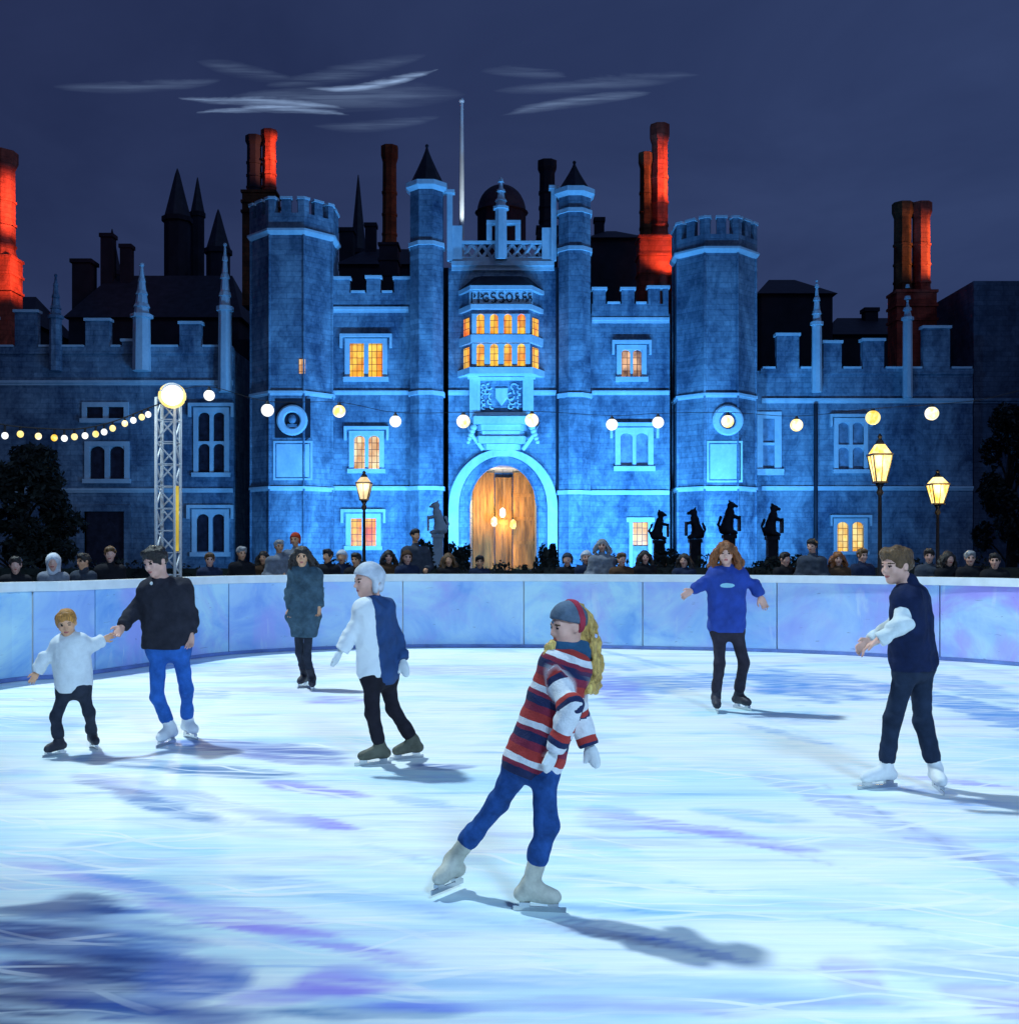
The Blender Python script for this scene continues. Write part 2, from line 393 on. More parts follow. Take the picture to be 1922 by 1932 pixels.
# ================================================================== THE RINK
def catmull(pts, per=12):
    P = [np.array(p, float) for p in pts]; P = [2 * P[0] - P[1]] + P + [2 * P[-1] - P[-2]]; out = []
    for i in range(1, len(P) - 2):
        for k in range(per):
            t = k / per
            out.append(.5 * ((2 * P[i]) + (-P[i - 1] + P[i + 1]) * t + (2 * P[i - 1] - 5 * P[i] + 4 * P[i + 1] - P[i + 2]) * t * t + (-P[i - 1] + 3 * P[i] - 3 * P[i + 1] + P[i + 2]) * t ** 3))
    out.append(P[-2]); return np.array(out)
basepx = [(0, 1290), (110, 1281), (250, 1262), (430, 1236), (700, 1223), (985, 1222), (1200, 1225), (1465, 1231), (1700, 1242), (1922, 1257)]
ctrl = [(-6.6, -4), (-7.35, 0), (-7.5, 5), (-7.2, 9.5)] + [tuple(G(*p)[:2]) for p in basepx] + [(8.6, 12.2), (9.2, 8), (9.1, 3), (8.2, -4)]
curve = catmull(ctrl, 24)
seg = np.linalg.norm(np.diff(curve, axis=0), axis=1); arc = np.concatenate([[0], np.cumsum(seg)])
def at_arc(s): return np.array([np.interp(s, arc, curve[:, 0]), np.interp(s, arc, curve[:, 1])])
def out_normal(s):
    t = at_arc(min(s + .05, arc[-1])) - at_arc(max(s - .05, 0)); t /= np.linalg.norm(t); return np.array([-t[1], t[0]])
def strip(name, s0, s1, o0, o1, z0, z1, m, parent, step=.25):
    """a curved board between offsets o0..o1 (outwards) and heights z0..z1"""
    n = max(2, int((s1 - s0) / step)); vs = []; fs = []
    for i in range(n + 1):
        s = s0 + (s1 - s0) * i / n; p = at_arc(s); q = out_normal(s)
        for o, z in ((o0, z0), (o0, z1), (o1, z1), (o1, z0)): vs.append((*(p + q * o), z))
    for i in range(n):
        for k in range(4):
            a, b = i * 4 + k, i * 4 + (k + 1) % 4; fs.append((a, b, b + 4, a + 4))
    fs += [(3, 2, 1, 0), (n * 4, n * 4 + 1, n * 4 + 2, n * 4 + 3)]
    mb = MB(); mb.add(vs, fs); return mb.build(name, m, parent)

# courtyard and ice
g = MB(); g.add([(-160, -60, -.06), (160, -60, -.06), (160, 260, -.06), (-160, 260, -.06)], [(0, 1, 2, 3)])
tag(g.build('ground', M['ground']), kind='structure')
edge = np.array([at_arc(s) + out_normal(s) * .03 for s in np.arange(0, arc[-1], .15)])
def vnoise(x, y, seed):
    """smooth value noise"""
    r = np.random.RandomState(seed); T = r.uniform(-1, 1, (256, 256)); xi = np.floor(x).astype(int); yi = np.floor(y).astype(int); u = x - xi; v = y - yi; u = u * u * (3 - 2 * u); v = v * v * (3 - 2 * v)
    g_ = lambda i, j: T[i % 256, j % 256]
    return (g_(xi, yi) * (1 - u) + g_(xi + 1, yi) * u) * (1 - v) + (g_(xi, yi + 1) * (1 - u) + g_(xi + 1, yi + 1) * u) * v
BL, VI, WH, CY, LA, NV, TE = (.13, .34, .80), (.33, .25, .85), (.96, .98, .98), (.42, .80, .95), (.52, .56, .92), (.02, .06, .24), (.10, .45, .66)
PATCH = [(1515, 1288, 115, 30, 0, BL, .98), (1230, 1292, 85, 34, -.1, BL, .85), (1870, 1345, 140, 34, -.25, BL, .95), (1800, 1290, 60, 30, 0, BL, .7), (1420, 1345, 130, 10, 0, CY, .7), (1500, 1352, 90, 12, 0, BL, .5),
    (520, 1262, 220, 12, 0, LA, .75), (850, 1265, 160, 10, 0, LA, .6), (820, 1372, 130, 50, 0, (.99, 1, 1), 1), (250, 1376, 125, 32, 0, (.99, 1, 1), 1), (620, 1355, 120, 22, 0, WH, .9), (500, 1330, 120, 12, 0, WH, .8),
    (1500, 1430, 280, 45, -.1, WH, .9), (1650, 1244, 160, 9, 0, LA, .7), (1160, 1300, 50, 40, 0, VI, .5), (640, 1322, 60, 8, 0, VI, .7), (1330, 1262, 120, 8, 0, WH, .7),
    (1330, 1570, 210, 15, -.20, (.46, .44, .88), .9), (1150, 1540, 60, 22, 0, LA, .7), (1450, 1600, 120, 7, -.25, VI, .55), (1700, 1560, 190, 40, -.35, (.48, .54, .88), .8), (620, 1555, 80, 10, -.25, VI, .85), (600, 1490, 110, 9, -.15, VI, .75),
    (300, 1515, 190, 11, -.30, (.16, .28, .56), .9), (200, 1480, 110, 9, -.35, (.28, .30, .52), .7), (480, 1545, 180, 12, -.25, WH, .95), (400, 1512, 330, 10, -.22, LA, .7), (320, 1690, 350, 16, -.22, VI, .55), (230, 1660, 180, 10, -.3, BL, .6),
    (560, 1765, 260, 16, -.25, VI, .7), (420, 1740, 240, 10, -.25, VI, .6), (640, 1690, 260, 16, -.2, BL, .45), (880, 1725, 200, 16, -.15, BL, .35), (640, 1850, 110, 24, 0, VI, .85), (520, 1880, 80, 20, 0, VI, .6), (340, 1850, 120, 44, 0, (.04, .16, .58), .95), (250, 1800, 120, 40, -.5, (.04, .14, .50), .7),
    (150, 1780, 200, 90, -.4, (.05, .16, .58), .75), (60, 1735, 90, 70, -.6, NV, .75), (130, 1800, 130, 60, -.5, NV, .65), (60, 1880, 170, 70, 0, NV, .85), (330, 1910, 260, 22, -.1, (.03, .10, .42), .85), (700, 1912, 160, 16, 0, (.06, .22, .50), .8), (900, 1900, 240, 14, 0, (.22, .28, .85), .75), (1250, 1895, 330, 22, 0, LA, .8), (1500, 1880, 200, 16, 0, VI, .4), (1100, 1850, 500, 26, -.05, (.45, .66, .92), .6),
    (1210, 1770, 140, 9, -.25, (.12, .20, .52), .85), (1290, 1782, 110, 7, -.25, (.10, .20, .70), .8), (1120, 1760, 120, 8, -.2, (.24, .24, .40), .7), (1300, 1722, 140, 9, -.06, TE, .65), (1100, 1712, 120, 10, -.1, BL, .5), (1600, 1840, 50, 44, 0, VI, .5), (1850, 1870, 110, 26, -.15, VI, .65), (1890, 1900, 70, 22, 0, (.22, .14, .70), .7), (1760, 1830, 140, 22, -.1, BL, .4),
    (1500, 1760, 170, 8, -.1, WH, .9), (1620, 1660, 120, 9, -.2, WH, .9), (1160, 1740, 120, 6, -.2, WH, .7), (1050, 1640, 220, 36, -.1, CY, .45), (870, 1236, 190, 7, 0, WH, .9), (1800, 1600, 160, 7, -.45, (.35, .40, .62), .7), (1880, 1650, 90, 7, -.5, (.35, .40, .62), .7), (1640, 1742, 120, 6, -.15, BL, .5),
    (470, 1412, 190, 11, -.08, (.10, .16, .50), .85), (330, 1448, 260, 11, -.1, (.06, .20, .46), .9), (560, 1432, 120, 8, -.1, (.22, .24, .60), .65), (820, 1447, 60, 8, -.05, (.03, .08, .36), .8), (1690, 1488, 70, 7, -.1, (.06, .16, .55), .7), (1830, 1478, 90, 6, -.1, VI, .7), (1240, 1466, 0, 0, 0, VI, 0)]  # includes skaters' shadow streaks and the dark near-left corner, painted as tint
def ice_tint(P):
    """colour and amount of tint at points of the ice: melt water, scuffs, scraped snow and painted shadows as separate strokes"""
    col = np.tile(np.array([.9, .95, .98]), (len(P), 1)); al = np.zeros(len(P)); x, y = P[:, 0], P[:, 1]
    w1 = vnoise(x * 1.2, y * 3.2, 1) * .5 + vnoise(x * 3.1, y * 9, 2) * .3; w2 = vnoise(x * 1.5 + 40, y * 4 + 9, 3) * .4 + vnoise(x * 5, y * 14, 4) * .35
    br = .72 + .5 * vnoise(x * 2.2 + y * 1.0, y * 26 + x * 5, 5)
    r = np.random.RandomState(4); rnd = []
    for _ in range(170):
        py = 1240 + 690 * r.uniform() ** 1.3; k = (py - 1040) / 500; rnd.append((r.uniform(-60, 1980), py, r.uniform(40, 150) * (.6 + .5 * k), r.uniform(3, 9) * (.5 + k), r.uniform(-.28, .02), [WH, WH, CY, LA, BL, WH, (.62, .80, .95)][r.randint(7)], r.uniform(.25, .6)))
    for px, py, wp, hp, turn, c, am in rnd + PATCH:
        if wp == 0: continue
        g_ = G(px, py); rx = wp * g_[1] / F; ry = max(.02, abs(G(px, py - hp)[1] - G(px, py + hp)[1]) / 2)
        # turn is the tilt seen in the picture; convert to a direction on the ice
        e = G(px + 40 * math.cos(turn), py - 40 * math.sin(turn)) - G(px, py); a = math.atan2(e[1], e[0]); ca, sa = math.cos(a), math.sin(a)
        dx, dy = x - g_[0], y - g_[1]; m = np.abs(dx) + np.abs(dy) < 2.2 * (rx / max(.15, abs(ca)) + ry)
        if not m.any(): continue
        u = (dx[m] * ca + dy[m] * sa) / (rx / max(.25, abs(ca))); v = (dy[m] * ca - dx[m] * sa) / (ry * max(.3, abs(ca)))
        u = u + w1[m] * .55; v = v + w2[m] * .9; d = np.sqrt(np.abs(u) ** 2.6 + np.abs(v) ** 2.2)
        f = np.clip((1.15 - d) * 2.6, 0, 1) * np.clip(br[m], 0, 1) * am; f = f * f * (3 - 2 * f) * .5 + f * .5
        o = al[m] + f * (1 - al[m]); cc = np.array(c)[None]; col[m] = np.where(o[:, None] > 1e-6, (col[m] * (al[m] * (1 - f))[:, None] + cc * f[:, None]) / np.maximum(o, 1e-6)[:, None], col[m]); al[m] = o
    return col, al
# the ice surface: rows get finer towards the viewer
ys = [-3.9]; 
while ys[-1] < 18.4: ys.append(ys[-1] + (.25 if ys[-1] < 2.5 else .030 + max(0, ys[-1] - 4) * .004))
def span(y):
    L_ = edge[:len(edge) // 2]; R_ = edge[len(edge) // 2:]; i = np.argmax(edge[:, 1]); a = edge[:i + 1]; b = edge[i:][::-1]; return np.interp(y, a[:, 1], a[:, 0]), np.interp(y, b[:, 1], b[:, 0])
NXI = 300; ys = np.array([min(y, edge[:, 1].max() - .01) for y in ys]); V_ = []
for y in ys:
    a, b = span(y); V_.append(np.stack([np.linspace(a, b, NXI), np.full(NXI, y), np.zeros(NXI)], 1))
V_ = np.concatenate(V_); ny_ = len(ys); ii = np.arange(ny_ - 1)[:, None] * NXI + np.arange(NXI - 1)[None]; ii = ii.ravel(); Fq = np.stack([ii, ii + 1, ii + NXI + 1, ii + NXI], 1)
me = bpy.data.meshes.new('ice'); me.vertices.add(len(V_)); me.vertices.foreach_set('co', V_.astype(np.float32).ravel()); me.loops.add(4 * len(Fq)); me.loops.foreach_set('vertex_index', Fq.astype(np.int32).ravel()); me.polygons.add(len(Fq)); me.polygons.foreach_set('loop_start', np.arange(0, 4 * len(Fq), 4, dtype=np.int32)); me.update(calc_edges=True)
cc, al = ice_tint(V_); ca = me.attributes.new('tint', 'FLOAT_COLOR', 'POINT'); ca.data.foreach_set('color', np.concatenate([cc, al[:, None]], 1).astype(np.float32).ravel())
tag(link('ice', me, M['ice']), kind='structure')

bar = tag(empty('rink_barrier', (*at_arc(arc[-1] / 2), 0)), 'pale blue and lavender panelled rink barrier with a white top rail, curving round the ice', 'barrier')
bar_off = -np.array(bar.location)
H = 1.20
def local(o):
    o.location = (-bar.location[0], -bar.location[1], -bar.location[2]); return o
seams_px = [-400, -150, 62, 180, 432, 760, 988, 1212, 1465, 1772, 2080]
def arc_of_px(px):                                   # arc length of the barrier foot at a picture column
    d = curve[:, 1] > 10; r = (curve[:, 0] / np.maximum(curve[:, 1], .1)) * F + CX
    ii = np.where(d)[0]; return np.interp(px, r[ii], arc[ii])
ss = [arc_of_px(p) for p in seams_px]
ss = sorted(set([round(float(s), 3) for s in ss]))
cuts = list(np.arange(ss[0], 0, -2.3)[::-1]) + ss[1:] + list(np.arange(ss[-1] + 2.3, arc[-1], 2.3))
for a, b in zip(cuts, cuts[1:]):
    if b - a < .3: continue
    local(strip('panel', a + .010, b - .010, 0, .05, .055, H - .10, M['panel'], bar))
    pm = MB()
    for s in (a,):
        p = at_arc(s); q = out_normal(s); t = np.array([q[1], -q[0]])
        def c(o, w, z): return (*(p + q * o + t * w), z)
        pm.add([c(.052, -.04, -.05), c(.052, .04, -.05), c(.14, .04, -.05), c(.14, -.04, -.05), c(.052, -.04, H - .1), c(.052, .04, H - .1), c(.14, .04, H - .1), c(.14, -.04, H - .1)],
               [(0, 3, 2, 1), (4, 5, 6, 7), (0, 1, 5, 4), (1, 2, 6, 5), (2, 3, 7, 6), (3, 0, 4, 7)])
    local(pm.build('post', M['white_metal'], bar))
local(strip('top_rail', cuts[0], cuts[-1], -.035, .12, H - .098, H + .02, M['rail'], bar))
local(strip('kick_strip', cuts[0], cuts[-1], -.012, .04, .004, .053, M['kick'], bar))

# ================================================================== THE PALACE
D0 = 60.0
pal = tag(empty('palace', (0, D0, 0)), 'long crenellated brick palace front lit blue at night, with a towered gatehouse and arched gate', 'palace')
pal_m = Matrix.Translation((0, -D0, 0))
def part(mb, name, m, parent=pal, **k):
    o = mb.build(name, m, parent, **k)
    if parent is pal: o.location = (0, -D0, 0)
    return o
def xz(px0, px1, py0, py1, D):                       # -> x0, x1, z0(bottom), z1(top)
    return X(px0, D), X(px1, D), Z(py1, D), Z(py0, D)

def window(px0, px1, py0, py1, D, glass, cols=2, rows=1, arched=True, fw=7, y_wall=None, sill=True, hood=False, label=None):
    """stone-framed window: a frame of jambs, mullions and transoms round one sheet of panes"""
    y = D; x0, x1, z0, z1 = xz(px0, px1, py0, py1, D); f = fw * D / F
    mb = MB(); yb, yf = y + .16, y - .10
    mb.box(x0 - f, x0, yf, yb, z0, z1); mb.box(x1, x1 + f, yf, yb, z0, z1); mb.box(x0 - f, x1 + f, yf, yb, z1, z1 + f)
    mb.box(x0 - f * 1.3, x1 + f * 1.3, yf - .12, yb, z0 - f * .9, z0)
    mw = (x1 - x0) * (.13 if cols == 2 else .10); mw = max(mw, .10)
    cw = (x1 - x0 - mw * (cols - 1)) / cols
    for i in range(1, cols): 
        xm = x0 + i * cw + (i - 1) * mw; mb.box(xm, xm + mw, yf + .03, yb, z0, z1)
    rh = (z1 - z0) / rows
    for j in range(1, rows):
        for i in range(cols):
            a = x0 + i * (cw + mw); mb.box(a, a + cw, yf + .04, yb, z0 + j * rh - .07, z0 + j * rh + .07)
    if arched:
        for j in range(rows):
            for i in range(cols):
                a = x0 + i * (cw + mw); b = a + cw; zt = z0 + (j + 1) * rh - (.07 if j < rows - 1 else 0); r = cw / 2; n = 8
                for s in (0, 1):                     # spandrels of each arched light
                    vs = []; 
                    for k in range(n + 1):
                        t = PI / 2 * k / n; px = (a + r) - r * math.cos(t) if s == 0 else (a + r) + r * math.cos(t)
                        vs.append((px, zt - r * .8 + r * .8 * math.sin(t)))
                    corner = (a, zt) if s == 0 else (b, zt)
                    q = [(corner[0], yf + .05, corner[1])] + [(p[0], yf + .05, p[1]) for p in vs]
                    q2 = [(c0, yb, c2) for c0, c1, c2 in q]; m_ = len(q)
                    mb.add(q + q2, [tuple(range(m_)) if s == 0 else tuple(range(m_ - 1, -1, -1))] + [(i_, (i_ + 1) % m_, m_ + (i_ + 1) % m_, m_ + i_) for i_ in range(1, m_ - 1)])
    if hood:
        mb.box(x0 - f * 2, x1 + f * 2, yf - .14, y - .003, z1 + f * 1.25, z1 + f * 1.9)
        mb.box(x0 - f * 2, x0 - f * 1.5, yf - .13, y - .003, z1 - f, z1 + f * 1.25); mb.box(x1 + f * 1.5, x1 + f * 2, yf - .13, y - .003, z1 - f, z1 + f * 1.25)
    w = part(mb, 'window', M['trim'])
    if label: w['label'] = label
    p = MB(); p.box(x0, x1, yb - .06, yb - .03, z0, z1)
    p.build('pane', M[glass], w)
    return w
def hole(px0, px1, py0, py1, D): x0, x1, z0, z1 = xz(px0, px1, py0, py1, D); return (x0, x1, z0, z1)

def wall(name, px0, px1, pytop, D, holes, m='wall', back=6, pybot=None, extra=None):
    x0, x1, _, z1 = xz(px0, px1, pytop, 0, D); z0 = -.06 if pybot is None else Z(pybot, D)
    mb = MB(); mb.sheet(x0, x1, z0, z1, D, [hole(*h, D) for h in holes], .4)
    mb.box(x0, x1, D + .401, D + back, z0, z1)
    if extra: extra(mb)
    return part(mb, name, M[m])
def battlement(parent, px0, px1, pybase, pycren, merl, D, m='wall', th=.45, proud=.10):
    """parapet with merlons [(px0, px1, pytop)], moulded string at its foot and copings"""
    x0, x1, z0, z1 = xz(px0, px1, pycren, pybase, D); y0 = D - proud
    mb = MB(); mb.box(x0, x1, y0, y0 + th, z0 + .002, z1)
    cps = []
    for a, b, t in merl:
        xa, xb = X(a, D), X(b, D); zt = Z(t, D); mb.box(xa, xb, y0, y0 + th, z1, zt)
        cp = MB(); cp.box(xa - .08, xb + .08, y0 - .09, y0 + th + .08, zt, zt + .15); cps.append(cp)
    g = sorted([(x0, x0)] + [(X(a, D), X(b, D)) for a, b, t in merl] + [(x1, x1)])
    for (p, q), (r, s) in zip(g, g[1:]):
        if r - q > .25: cp = MB(); cp.box(q + .09, r - .09, y0 - .07, y0 + th + .07, z1, z1 + .11); cps.append(cp)
    o = mb.build('battlement', M[m], parent)
    for cp in cps: cp.build('coping', M['trim'], parent)
    return o
def string(parent, px0, px1, py, D, h=6, proud=.14, m='trim'):
    x0, x1 = X(px0, D), X(px1, D); z = Z(py, D); hh = h * D / F / 2
    mb = MB(); mb.box(x0, x1, D - proud, D - .002, z - hh * .2, z + hh); mb.box(x0, x1, D - proud * .5, D - .003, z - hh * 1.3, z - hh * .2)
    return mb.build('string_course', M[m], parent)

# ---- bays beside the gatehouse
lb = wall('bay_wall', 612, 792, 570, D0, [(660, 722, 648, 712), (665, 718, 822, 885), (660, 712, 975, 1030)])
battlement(lb, 622, 776, 575, 553, [(628, 660, 528), (692, 718, 526), (744, 776, 528)], D0)
for p in (584, 741, 921): string(lb, 622, 771, p, D0, 7 if p != 584 else 9)
window(660, 722, 648, 712, D0, 'amber', 2, 1, False, 9, hood=True)
window(668, 716, 822, 885, D0, 'cream', 2, 1, True, 9, hood=True)
window(662, 710, 978, 1030, D0, 'orange', 2, 1, False, 9, hood=True)
rb = wall('bay_wall', 1102, 1263, 592, D0, [(1170, 1212, 658, 712), (1168, 1224, 815, 880), (1193, 1222, 985, 1095)])
battlement(rb, 1116, 1260, 600, 574, [(1118, 1142, 548), (1172, 1196, 548), (1222, 1244, 545), (1250, 1260, 545)], D0)
for p in (604, 741, 929): string(rb, 1116, 1262, p, D0, 7 if p != 604 else 9)
window(1172, 1210, 660, 712, D0, 'pinkwin', 2, 1, True, 9, hood=True)
window(1170, 1222, 817, 880, D0, 'bluepane', 2, 1, True, 10, hood=True)
# side door with a lit fanlight
x0, x1, z0, z1 = xz(1193, 1222, 985, 1095, D0); dm = MB(); f = .2
dm.box(x0 - f, x0, D0 - .1, D0 + .2, -.06, z1); dm.box(x1, x1 + f, D0 - .1, D0 + .2, -.06, z1); dm.box(x0 - .35, x1 + .35, D0 - .16, D0 + .2, z1, z1 + .25)
sd = part(dm, 'side_door', M['trim']); dl = MB(); zt = Z(1013, D0)
dl.box(x0, x1, D0 + .10, D0 + .16, -.06, Z(1030, D0)); dl.build('door_leaf', M['bluepane'], sd)
dl = MB(); dl.box(x0, x1, D0 + .11, D0 + .15, Z(1030, D0) + .05, z1 - .02); dl.build('fanlight', M['yellow'], sd)

# ---- octagonal towers
def octa(cx, cy, ap): r = ap / math.cos(PI / 8); return r
def tower(pxc, ap_px, ptop, pcorn, pcren, pmerl, strings, protr=.4):
    D = D0 + protr; ap = ap_px * (D - ap_px * D / F) / F; cx = X(pxc, D - ap); r = octa(cx, D, ap); Df = D - ap
    mb = MB(); mb.ngon(cx, D, r, r, -.06, Z(ptop, Df)); t = part(mb, 'tower', M['wall'])
    c = MB(); c.ngon(cx, D, r + .05, r + .22, Z(pcorn + 7, Df), Z(pcorn, Df)); c.ngon(cx, D, r + .22, r + .22, Z(pcorn, Df), Z(pcorn - 4, Df)); c.build('cornice', M['trim'], t)
    b = MB(); b.ngon(cx, D, r + .08, r + .08, Z(pcorn - 4, Df), Z(pcren, Df)); cp = MB()
    rr = r + .08; zc, zm = Z(pcren, Df), Z(pmerl, Df)
    P = lambda k, q: np.array([cx + q * math.cos(PI / 8 + k * PI / 4), D + q * math.sin(PI / 8 + k * PI / 4)])
    for k in range(8):
        a, e = P(k, rr), P(k + 1, rr); ai, ei = P(k, rr - .4), P(k + 1, rr - .4)
        for u0, u1 in ((.0, .17), (.36, .64), (.83, 1.0)):
            q = [a + (e - a) * u0, a + (e - a) * u1, ai + (ei - ai) * u1, ai + (ei - ai) * u0]
            b.prism([tuple(v) for v in q], zc, zm)
            g0, g1 = u0 - (.03 if u0 > 0 else 0), u1 + (.03 if u1 < 1 else 0)
            a2, e2, ai2, ei2 = P(k, rr + .07), P(k + 1, rr + .07), P(k, rr - .47), P(k + 1, rr - .47)
            q = [a2 + (e2 - a2) * g0, a2 + (e2 - a2) * g1, ai2 + (ei2 - ai2) * g1, ai2 + (ei2 - ai2) * g0]
            cp.prism([tuple(v) for v in q], zm, zm + .13)
    b.build('battlement', M['wall'], t); cp.build('coping', M['trim'], t)
    for s in strings:
        c = MB(); c.ngon(cx, D, r + .12, r + .12, Z(s, Df) - .04, Z(s, Df) + .10); c.ngon(cx, D, r + .06, r + .06, Z(s, Df) - .14, Z(s, Df) - .04); c.build('string_course', M['trim'], t)
    c = MB()
    for k in range(8):                               # roll mouldings on the angles
        q = P(k, r + .01); c.ngon(q[0], q[1], .07, .07, -.06, Z(pcorn + 7, Df), 8)
    c.build('angle_shaft', M['wall'], t)
    return t, cx, Df
tl, tlx, tlD = tower(541, 78, 432, 436, 402, 376, [741, 921])
tr, trx, trD = tower(1360, 75, 466, 470, 442, 412, [745, 921])
def roundel(parent, pxc, pyc, D, r, panel):
    x, z = X(pxc, D), Z(pyc, D); mb = MB(); n = 28
    for r0, r1, yf in ((r, r * .52, D - .16),):
        vs = []; fs = []
        for i in range(n):
            c, s = math.cos(2 * PI * i / n), math.sin(2 * PI * i / n)
            for rad, yy in ((r0, D - .01), (r0, yf + .05), (r0 * .9, yf), (r1 * 1.15, yf), (r1, yf + .06), (r1, D - .01)): vs.append((x + rad * c, yy, z + rad * s))
        for i in range(n):
            for k in range(5):
                a, b = i * 6 + k, ((i + 1) % n) * 6 + k; fs.append((a, a + 1, b + 1, b))
        mb.add(vs, fs)
    o = mb.build('roundel', M['trim'], parent)
    bk = MB(); x0, x1, z0, z1 = xz(*panel, D)
    fr = .10
    bk.box(x0, x1, D - .05, D - .004, z0, z0 + fr); bk.box(x0, x1, D - .05, D - .004, z1 - fr, z1); bk.box(x0, x0 + fr, D - .05, D - .004, z0 + fr, z1 - fr); bk.box(x1 - fr, x1, D - .05, D - .004, z0 + fr, z1 - fr)
    bk.build('panel_moulding', M['trim'], parent)
    # carved bust in the middle of the roundel
    h = MB(); h.sphere((x, D - .05, z + .05), r * .26, 12, 8, 1.2); h.box(x - r * .32, x + r * .32, D - .14, D - .01, z - r * .46, z - r * .26); h.build('bust', M['wall'], parent, smooth=False)
roundel(tl, 552, 793, tlD, .82, (516, 590, 832, 906))
roundel(tr, 1372, 793, trD, .82, (1333, 1400, 832, 910))
# dark square slab behind the left roundel, pale blind panel below each
for t, D, a, b in ((tl, tlD, 519, 586),):
    x0, x1, z0, z1 = xz(a, b, 752, 826, D); r_ = MB(); r_.box(x0, x1, D - .018, D - .003, z0, z1); r_.build('dark_slab', M['lead'], t)
for t, D, box in ((tl, tlD, (522, 584, 838, 900)), (tr, trD, (1339, 1394, 838, 904))):
    x0, x1, z0, z1 = xz(*box, D); q = MB(); q.box(x0, x1, D - .02, D - .003, z0, z1); q.build('blind_panel', M['trim'], t)
q = MB(); x0, x1, z0, z1 = xz(565, 576, 678, 705, tlD); q.box(x0, x1, tlD - .05, tlD - .004, z0, z1); q.build('slit_window', M['cream'], tl)

# ---- gatehouse
gx0, gx1 = 846, 1051
ax0, ax1, _, az1 = xz(886, 1012, 878, 1095, D0); acx = X(949, D0); spring = Z(958, D0); arise = az1 - spring; ahw = (ax1 - ax0) / 2
def arch_z(x): return spring + arise * math.sqrt(max(0, 1 - ((x - acx) / ahw) ** 2))
def arch_fill(mb):
    n = 24; xs = [ax0 + (ax1 - ax0) * i / n for i in range(n + 1)]
    for a, b in zip(xs, xs[1:]):
        mb.add([(a, D0, arch_z(a)), (b, D0, arch_z(b)), (b, D0, az1), (a, D0, az1)], [(0, 1, 2, 3)])
        mb.add([(a, D0, arch_z(a)), (b, D0, arch_z(b)), (b, D0 + .4, arch_z(b)), (a, D0 + .4, arch_z(a))], [(0, 3, 2, 1)])
gw = MB(); x0, x1 = X(gx0, D0), X(gx1, D0); zt = Z(505, D0)
gw.sheet(x0, x1, -.06, zt, D0, [(ax0, ax1, -.06, az1)], .4); arch_fill(gw)
gw.box(x0, ax0 - .001, D0 + .401, D0 + 9, -.06, zt); gw.box(ax1 + .001, x1, D0 + .401, D0 + 9, -.06, zt); gw.box(ax0 - .001, ax1 + .001, D0 + .401, D0 + 9, az1 + .001, zt)
gw.box(ax0 - .001, ax1 + .001, D0 + 6, D0 + 9, -.06, az1 + .001)
gate = part(gw, 'gatehouse_wall', M['wall'])
# moulded arch in two orders
def archivolt(name, w0, w1, top_px0, top_px1, yf, m):
    mb = MB(); n = 28; prof = []
    def pt(hw, rise, k):
        if k < 0: return (acx - hw, -.06)
        if k > n: return (acx + hw, -.06)
        t = PI - PI * k / n; return (acx + hw * math.cos(t), spring + rise * math.sin(t))
    ks = [-1] + list(range(n + 1)) + [n + 1]; vs = []; fs = []
    r0, r1 = Z(top_px0, D0) - spring, Z(top_px1, D0) - spring
    for k in ks:
        a = pt(w0, r0, k); b = pt(w1, r1, k)
        vs += [(a[0], yf, a[1]), (b[0], yf, b[1]), (b[0], D0 - .001, b[1]), (a[0], D0 + .3, a[1])]
    for i in range(len(ks) - 1):
        for k in range(4):
            p, q = i * 4 + k, i * 4 + (k + 1) % 4; fs.append((p, p + 4, q + 4, q))
    mb.add(vs, fs); return mb.build(name, m, gate)
u = D0 / F
archivolt('arch_moulding', 66 * u, 82 * u, 874, 862, D0 - .16, M['wall'])
archivolt('hood_mould', 83 * u, 102 * u, 861, 848, D0 - .34, M['trim'])
# gate passage: timber leaves, one ajar, and hanging lanterns
pg = MB(); yd = D0 + 4.2
pg.box(ax0 + .02, acx - .55, yd, yd + .12, -.055, az1 - .1)
for i in range(6):
    a = ax0 + .05 + i * .2; pg.box(a, a + .03, yd - .03, yd - .002, -.05, az1 - .2)
gl = part(pg, 'gate_leaf', M['wood'])
pg = MB()
for i in range(7):
    a = acx + .55 + i * .185; pg.box(a, a + .178, yd + (i % 2) * .02, yd + .13, -.055, az1 - .1)
for zz in (.6, 2.0, 3.4, 4.8): pg.box(acx + .55, acx + 1.83, yd - .05, yd - .002, zz, zz + .2)
part(pg, 'gate_leaf', M['wood'])
pg = MB()
for i in range(5): pg.box(acx - .5 + i * .2, acx - .5 + i * .2 + .19, yd + 1.2 + (i % 2) * .03, yd + 1.34, -.055, az1 - .3)
pg.box(acx - .5, acx + .5, yd + 1.13, yd + 1.198, 3.2, 3.5)
part(pg, 'gate_leaf', M['wood'])
for px, py, mm in ((932, 985, 'bulbc'), (968, 990, 'bulby'), (948, 968, 'bulbw')):
    D = D0 + 3.2; x, z = X(px, D), Z(py, D); lb_ = MB(); lb_.lathe(x, D, [(.02, z + .32), (.16, z + .2), (.18, z - .1), (.10, z - .25)], 8)
    ln_ = part(lb_, 'passage_lantern', M[mm]); lb_ = MB(); lb_.tube([(x, D, z + .3), (x, D, az1 - .02)], .012, 6); lb_.build('chain', M['cable'], ln_)
